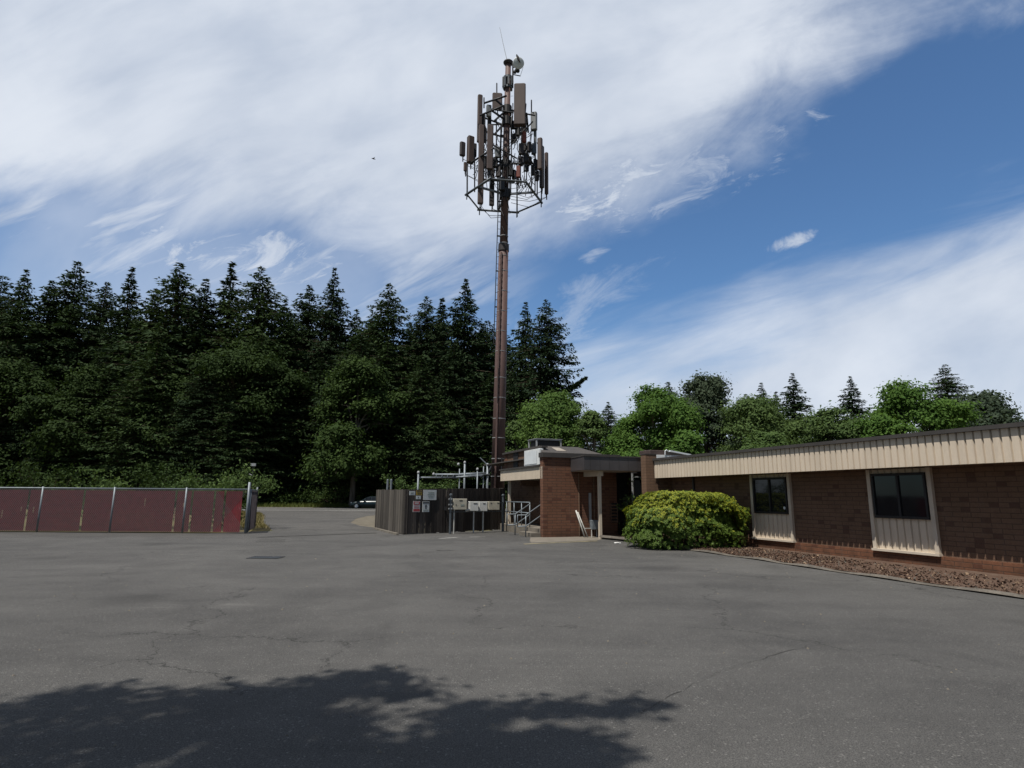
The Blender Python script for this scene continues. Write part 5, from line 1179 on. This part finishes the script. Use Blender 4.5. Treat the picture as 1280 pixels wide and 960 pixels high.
def shrub(name, x, y, w, h_, m_, label, leaf=0.12, n=1800, seed=1, cat='shrub'):
    r = np.random.default_rng(seed); root = thing(name, label, cat, (x, y, 0)); cs = np.concatenate([r.normal(size=(26, 3)) * np.array([w * 0.33, w * 0.28, h_ * 0.20]) + np.array([0, 0, h_ * 0.6])])
    P = cs[r.integers(0, len(cs), n)] + r.normal(size=(n, 3)) * 0.16 * w * 0.6; P[:, 2] = np.clip(P[:, 2], 0.05, h_ * 1.1)
    np_mesh('foliage', leaves(P, leaf, 0.5, 0.6, r), 4, m_, root); tr = MB()
    for c in cs[:14]: tr.path([(0, 0, 0), (c[0] * 0.5, c[1] * 0.5, c[2] * 0.6), tuple(c)], [0.03, 0.02, 0.006], 5)
    tr.build('stem', 'bark', root); return root
for px, y, w, h_, m_, lab, sd in ((288, 28.0, 2.2, 2.9, 'maple_mid', 'pale green bush overhanging the red slat fence near its end', 31), (255, 29, 2.4, 2.6, 'maple_mid', 'green bush behind the red slat fence, next to the pale one', 32), (200, 29, 2.6, 2.9, 'maple_dark', 'darkest bush behind the red slat fence', 33), (130, 28.5, 2.6, 2.4, 'maple_mid', 'green bush behind the left stretch of red slat fence', 34), (60, 29, 2.8, 2.7, 'maple_dark', 'dark bush behind the leftmost red slat fence', 35)):
    p = at(px, 620, y); shrub('bush', p.x, y, w, h_, m_, lab, 0.15, 2600, sd)
for px, d, h_, lab, sd in ((500, 36, 2.9, 'young green shrub above the left fence side', 41), (533, 36.5, 2.6, 'young green shrub behind the notices', 42), (563, 37, 2.65, 'young green shrub under the cable bridge', 43)):
    p = at(px, 610, d); shrub('shrub', p.x, d, 1.6, h_, 'maple_mid', lab, 0.14, 1100, sd)
p = W(3.75, -1.15); shrub('sapling', p.x, p.y, 1.05, 2.3, 'maple_mid', 'leggy dark green sapling between the entrance and the big shrub', 0.10, 420, 51)
# far side plants by the road seen left of the car
for px, d, h_, lab, sd in ((425, 82, 3.2, 'light leaved sapling at the wood edge left of the car', 61), (405, 83, 2.6, 'small bush at the wood edge, further left from the car', 62)):
    p = at(px, 620, d); shrub('sapling', p.x, d, 3.0, h_, 'maple_mid', lab, 0.24, 700, sd)

# the big clipped shrub: rosettes of leaves over a lumpy dome
BC = gnd(861, 687.0) + Vector((0.15, 0.75, 0))
SB = thing('dome_shrub', 'large dome shaped shrub with new growth and sunlight coloured yellow green on top, before the right wing', 'shrub', BC, TH * 0.6)
ax_, ay_, hz = 1.95, 1.30, 1.86
r = np.random.default_rng(77)
def lump(d):   # radius factor over the dome
    x, y, z = d[:, 0], d[:, 1], d[:, 2]
    return 1 + 0.06 * np.sin(5.1 * x + 1.3) * np.cos(4.3 * y + z * 3) + 0.045 * np.sin(11 * z + 5 * x) + 0.045 * np.sin(17 * x + 6 * z) * np.cos(14 * z + 9 * y)
n = 6400; D = r.normal(size=(n, 3)); D[:, 2] = np.abs(D[:, 2]) * 0.95; D /= np.linalg.norm(D, axis=1)[:, None]
sq = np.sign(D) * np.abs(D) ** np.array([0.66, 0.7, 0.55]); lr = lump(D) * r.uniform(0.86, 1.03, n)
C = sq * np.array([ax_, ay_, hz]) * lr[:, None]; C /= 1.0; C[:, :2] *= (1 - 0.10 * np.clip(1 - C[:, 2] / 0.6, 0, 1))[:, None]
C[:, 2] = np.maximum(C[:, 2] + 0.03, 0.06); C[:, 2] = np.where(C[:, 2] > 1.66, 1.66 + (C[:, 2] - 1.66) * 0.45, C[:, 2])
lft = np.clip((-C[:, 0] - 0.9) / 1.1, 0, 1); C[:, 2] *= 1 - 0.22 * lft
# hollows where one bough mass stands in front of another
hol = np.zeros(n, bool)
for hx, hy, hz_, rr in ((0.75, -1.1, 1.0, 0.30), (0.1, -1.2, 0.65, 0.26), (-0.9, -1.0, 0.85, 0.22), (1.3, -0.9, 0.5, 0.26), (0.55, -1.2, 0.30, 0.30), (-0.4, -1.25, 1.1, 0.18), (1.0, -1.1, 0.75, 0.24)): hol |= (np.linalg.norm((C - np.array([hx, hy, hz_])) / np.array([1.5, 1, 0.75]), axis=1) < rr)
C[hol] *= np.array([0.86, 0.82, 0.97])
Nn = D / np.array([ax_, ay_, hz]); Nn /= np.linalg.norm(Nn, axis=1)[:, None]; Nn[:, 2] += 0.35; Nn /= np.linalg.norm(Nn, axis=1)[:, None]
quads = []; mi = []
sunlit_newp = np.clip((C[:, 2] - 0.58) / 0.85, 0, 1) ** 1.0 * 0.95; sunlit_newp[hol] = 0  # more yellow with height: new growth plus sunlight painted into the leaf colour
is_sunlit_new = r.random(n) < sunlit_newp
for k in range(8):
    a = 2 * np.pi * k / 8 + r.uniform(-0.3, 0.3, n); t1 = np.cross(Nn, np.array([0.3, 0.2, 0.9])); t1 /= np.linalg.norm(t1, axis=1)[:, None]; t2 = np.cross(Nn, t1)
    dr_ = t1 * np.cos(a)[:, None] + t2 * np.sin(a)[:, None]; tilt = r.uniform(-0.05, 0.75, n)[:, None]; ld = dr_ + Nn * tilt; ld /= np.linalg.norm(ld, axis=1)[:, None]
    sd_ = np.cross(ld, Nn); sd_ /= np.linalg.norm(sd_, axis=1)[:, None] + 1e-6; L = r.uniform(0.048, 0.088, n)[:, None]; w = L * 0.24; P0 = C + Nn * r.uniform(-0.015, 0.02, n)[:, None]
    quads.append(np.stack([P0, P0 + ld * L * 0.55 + sd_ * w, P0 + ld * L - Nn * L * 0.10, P0 + ld * L * 0.55 - sd_ * w], 1)); mi.append(np.where(is_sunlit_new & (r.random(n) < 0.8), 1, 0))
np_mesh('foliage', np.concatenate(quads), 4, ['bush_leaf', 'bush_new_sunlit'], SB, np.concatenate(mi))
n2 = 5000; D = r.normal(size=(n2, 3)); D[:, 2] = np.abs(D[:, 2]); D /= np.linalg.norm(D, axis=1)[:, None]; C2 = np.sign(D) * np.abs(D) ** 0.7 * np.array([ax_, ay_, hz * 0.95]) * r.uniform(0.66, 0.82, n2)[:, None]; C2[:, 2] = np.maximum(C2[:, 2], 0.05)
np_mesh('inner_foliage', leaves(C2, 0.14, 0.5, 0.3, r), 4, 'bush_leaf', SB)
q = MB()
for k in range(24):
    d = r.normal(size=3); d[2] = abs(d[2]); d /= np.linalg.norm(d); e_ = d * np.array([ax_, ay_, hz]) * 0.8; q.path([(0.15 * d[0], 0.15 * d[1], 0), tuple(e_ * 0.55 - np.array([0, 0, 0.1 * e_[2]])), tuple(e_)], [0.04, 0.025, 0.008], 5)
q.build('stem', 'bark', SB)

# ------------------------------------------------------------------ the tree behind the viewer that shades the foreground
r = np.random.default_rng(5)
def lift(px, py, z):                       # the point at height z whose shadow falls on that spot of the lot
    g_ = gnd(px, py); k = z / S.z; return np.array([g_.x + S.x * k, g_.y + S.y * k, z])
SHP = []
for cx, cy, rx, ry, m_ in ((330, 900, 75, 34, 54), (300, 875, 50, 16, 24), (405, 862, 42, 13, 30), (468, 846, 30, 7, 10), (500, 866, 26, 8, 10), (330, 950, 80, 22, 40), (440, 900, 34, 22, 16), (460, 948, 70, 14, 30), (585, 896, 38, 8, 14), (680, 888, 56, 7, 16), (768, 886, 28, 6, 8), (570, 940, 46, 20, 26), (655, 940, 62, 16, 40), (735, 940, 40, 18, 18), (180, 900, 90, 40, 52), (60, 930, 110, 60, 54), (110, 880, 80, 14, 20), (400, 1000, 160, 34, 60), (620, 1000, 120, 30, 60), (150, 1000, 200, 40, 70)):
    for _ in range(m_):
        a_ = r.uniform(0, 2 * np.pi); k = np.sqrt(r.random()); SHP.append(lift(cx + rx * k * np.cos(a_), cy + ry * k * np.sin(a_), r.uniform(8.0, 12.5)))
for _ in range(360):
    a_ = r.uniform(0, 2 * np.pi); k = np.sqrt(r.random()) * 4.2; SHP.append(np.array([-5.0 + k * np.cos(a_), -3.2 + k * np.sin(a_), r.uniform(5.5, 10.5)]))
tl = Vector((-5.2, -3.4, 0)); ST = thing('shade_tree', 'leafy tree beside the viewer casting the dappled shadow across the near asphalt', 'tree', tl)
Q = []
for c in SHP:
    n = 20; P = c - np.array(tl) + r.normal(size=(n, 3)) * np.array([0.13, 0.13, 0.12]); Q.append(leaves(P, 0.15, 0.6, 0.5, r))
np_mesh('crown', np.concatenate(Q), 4, 'maple_mid', ST)
q = MB(); q.path([(0, 0, 0), (0.1, 0, 2.5), (0.1, 0.1, 5.5), (0, 0.2, 8)], [0.28, 0.22, 0.18, 0.08], 10)
for c in SHP[::26]:
    e_ = Vector(tuple(c)) - tl; q.path([(0.1, 0.05, 4.0 + random.random() * 2), (e_.x * 0.5, e_.y * 0.5, e_.z * 0.5 + 3.0), tuple(e_)], [0.07, 0.04, 0.012], 5)
q.build('trunk', 'bark', ST)
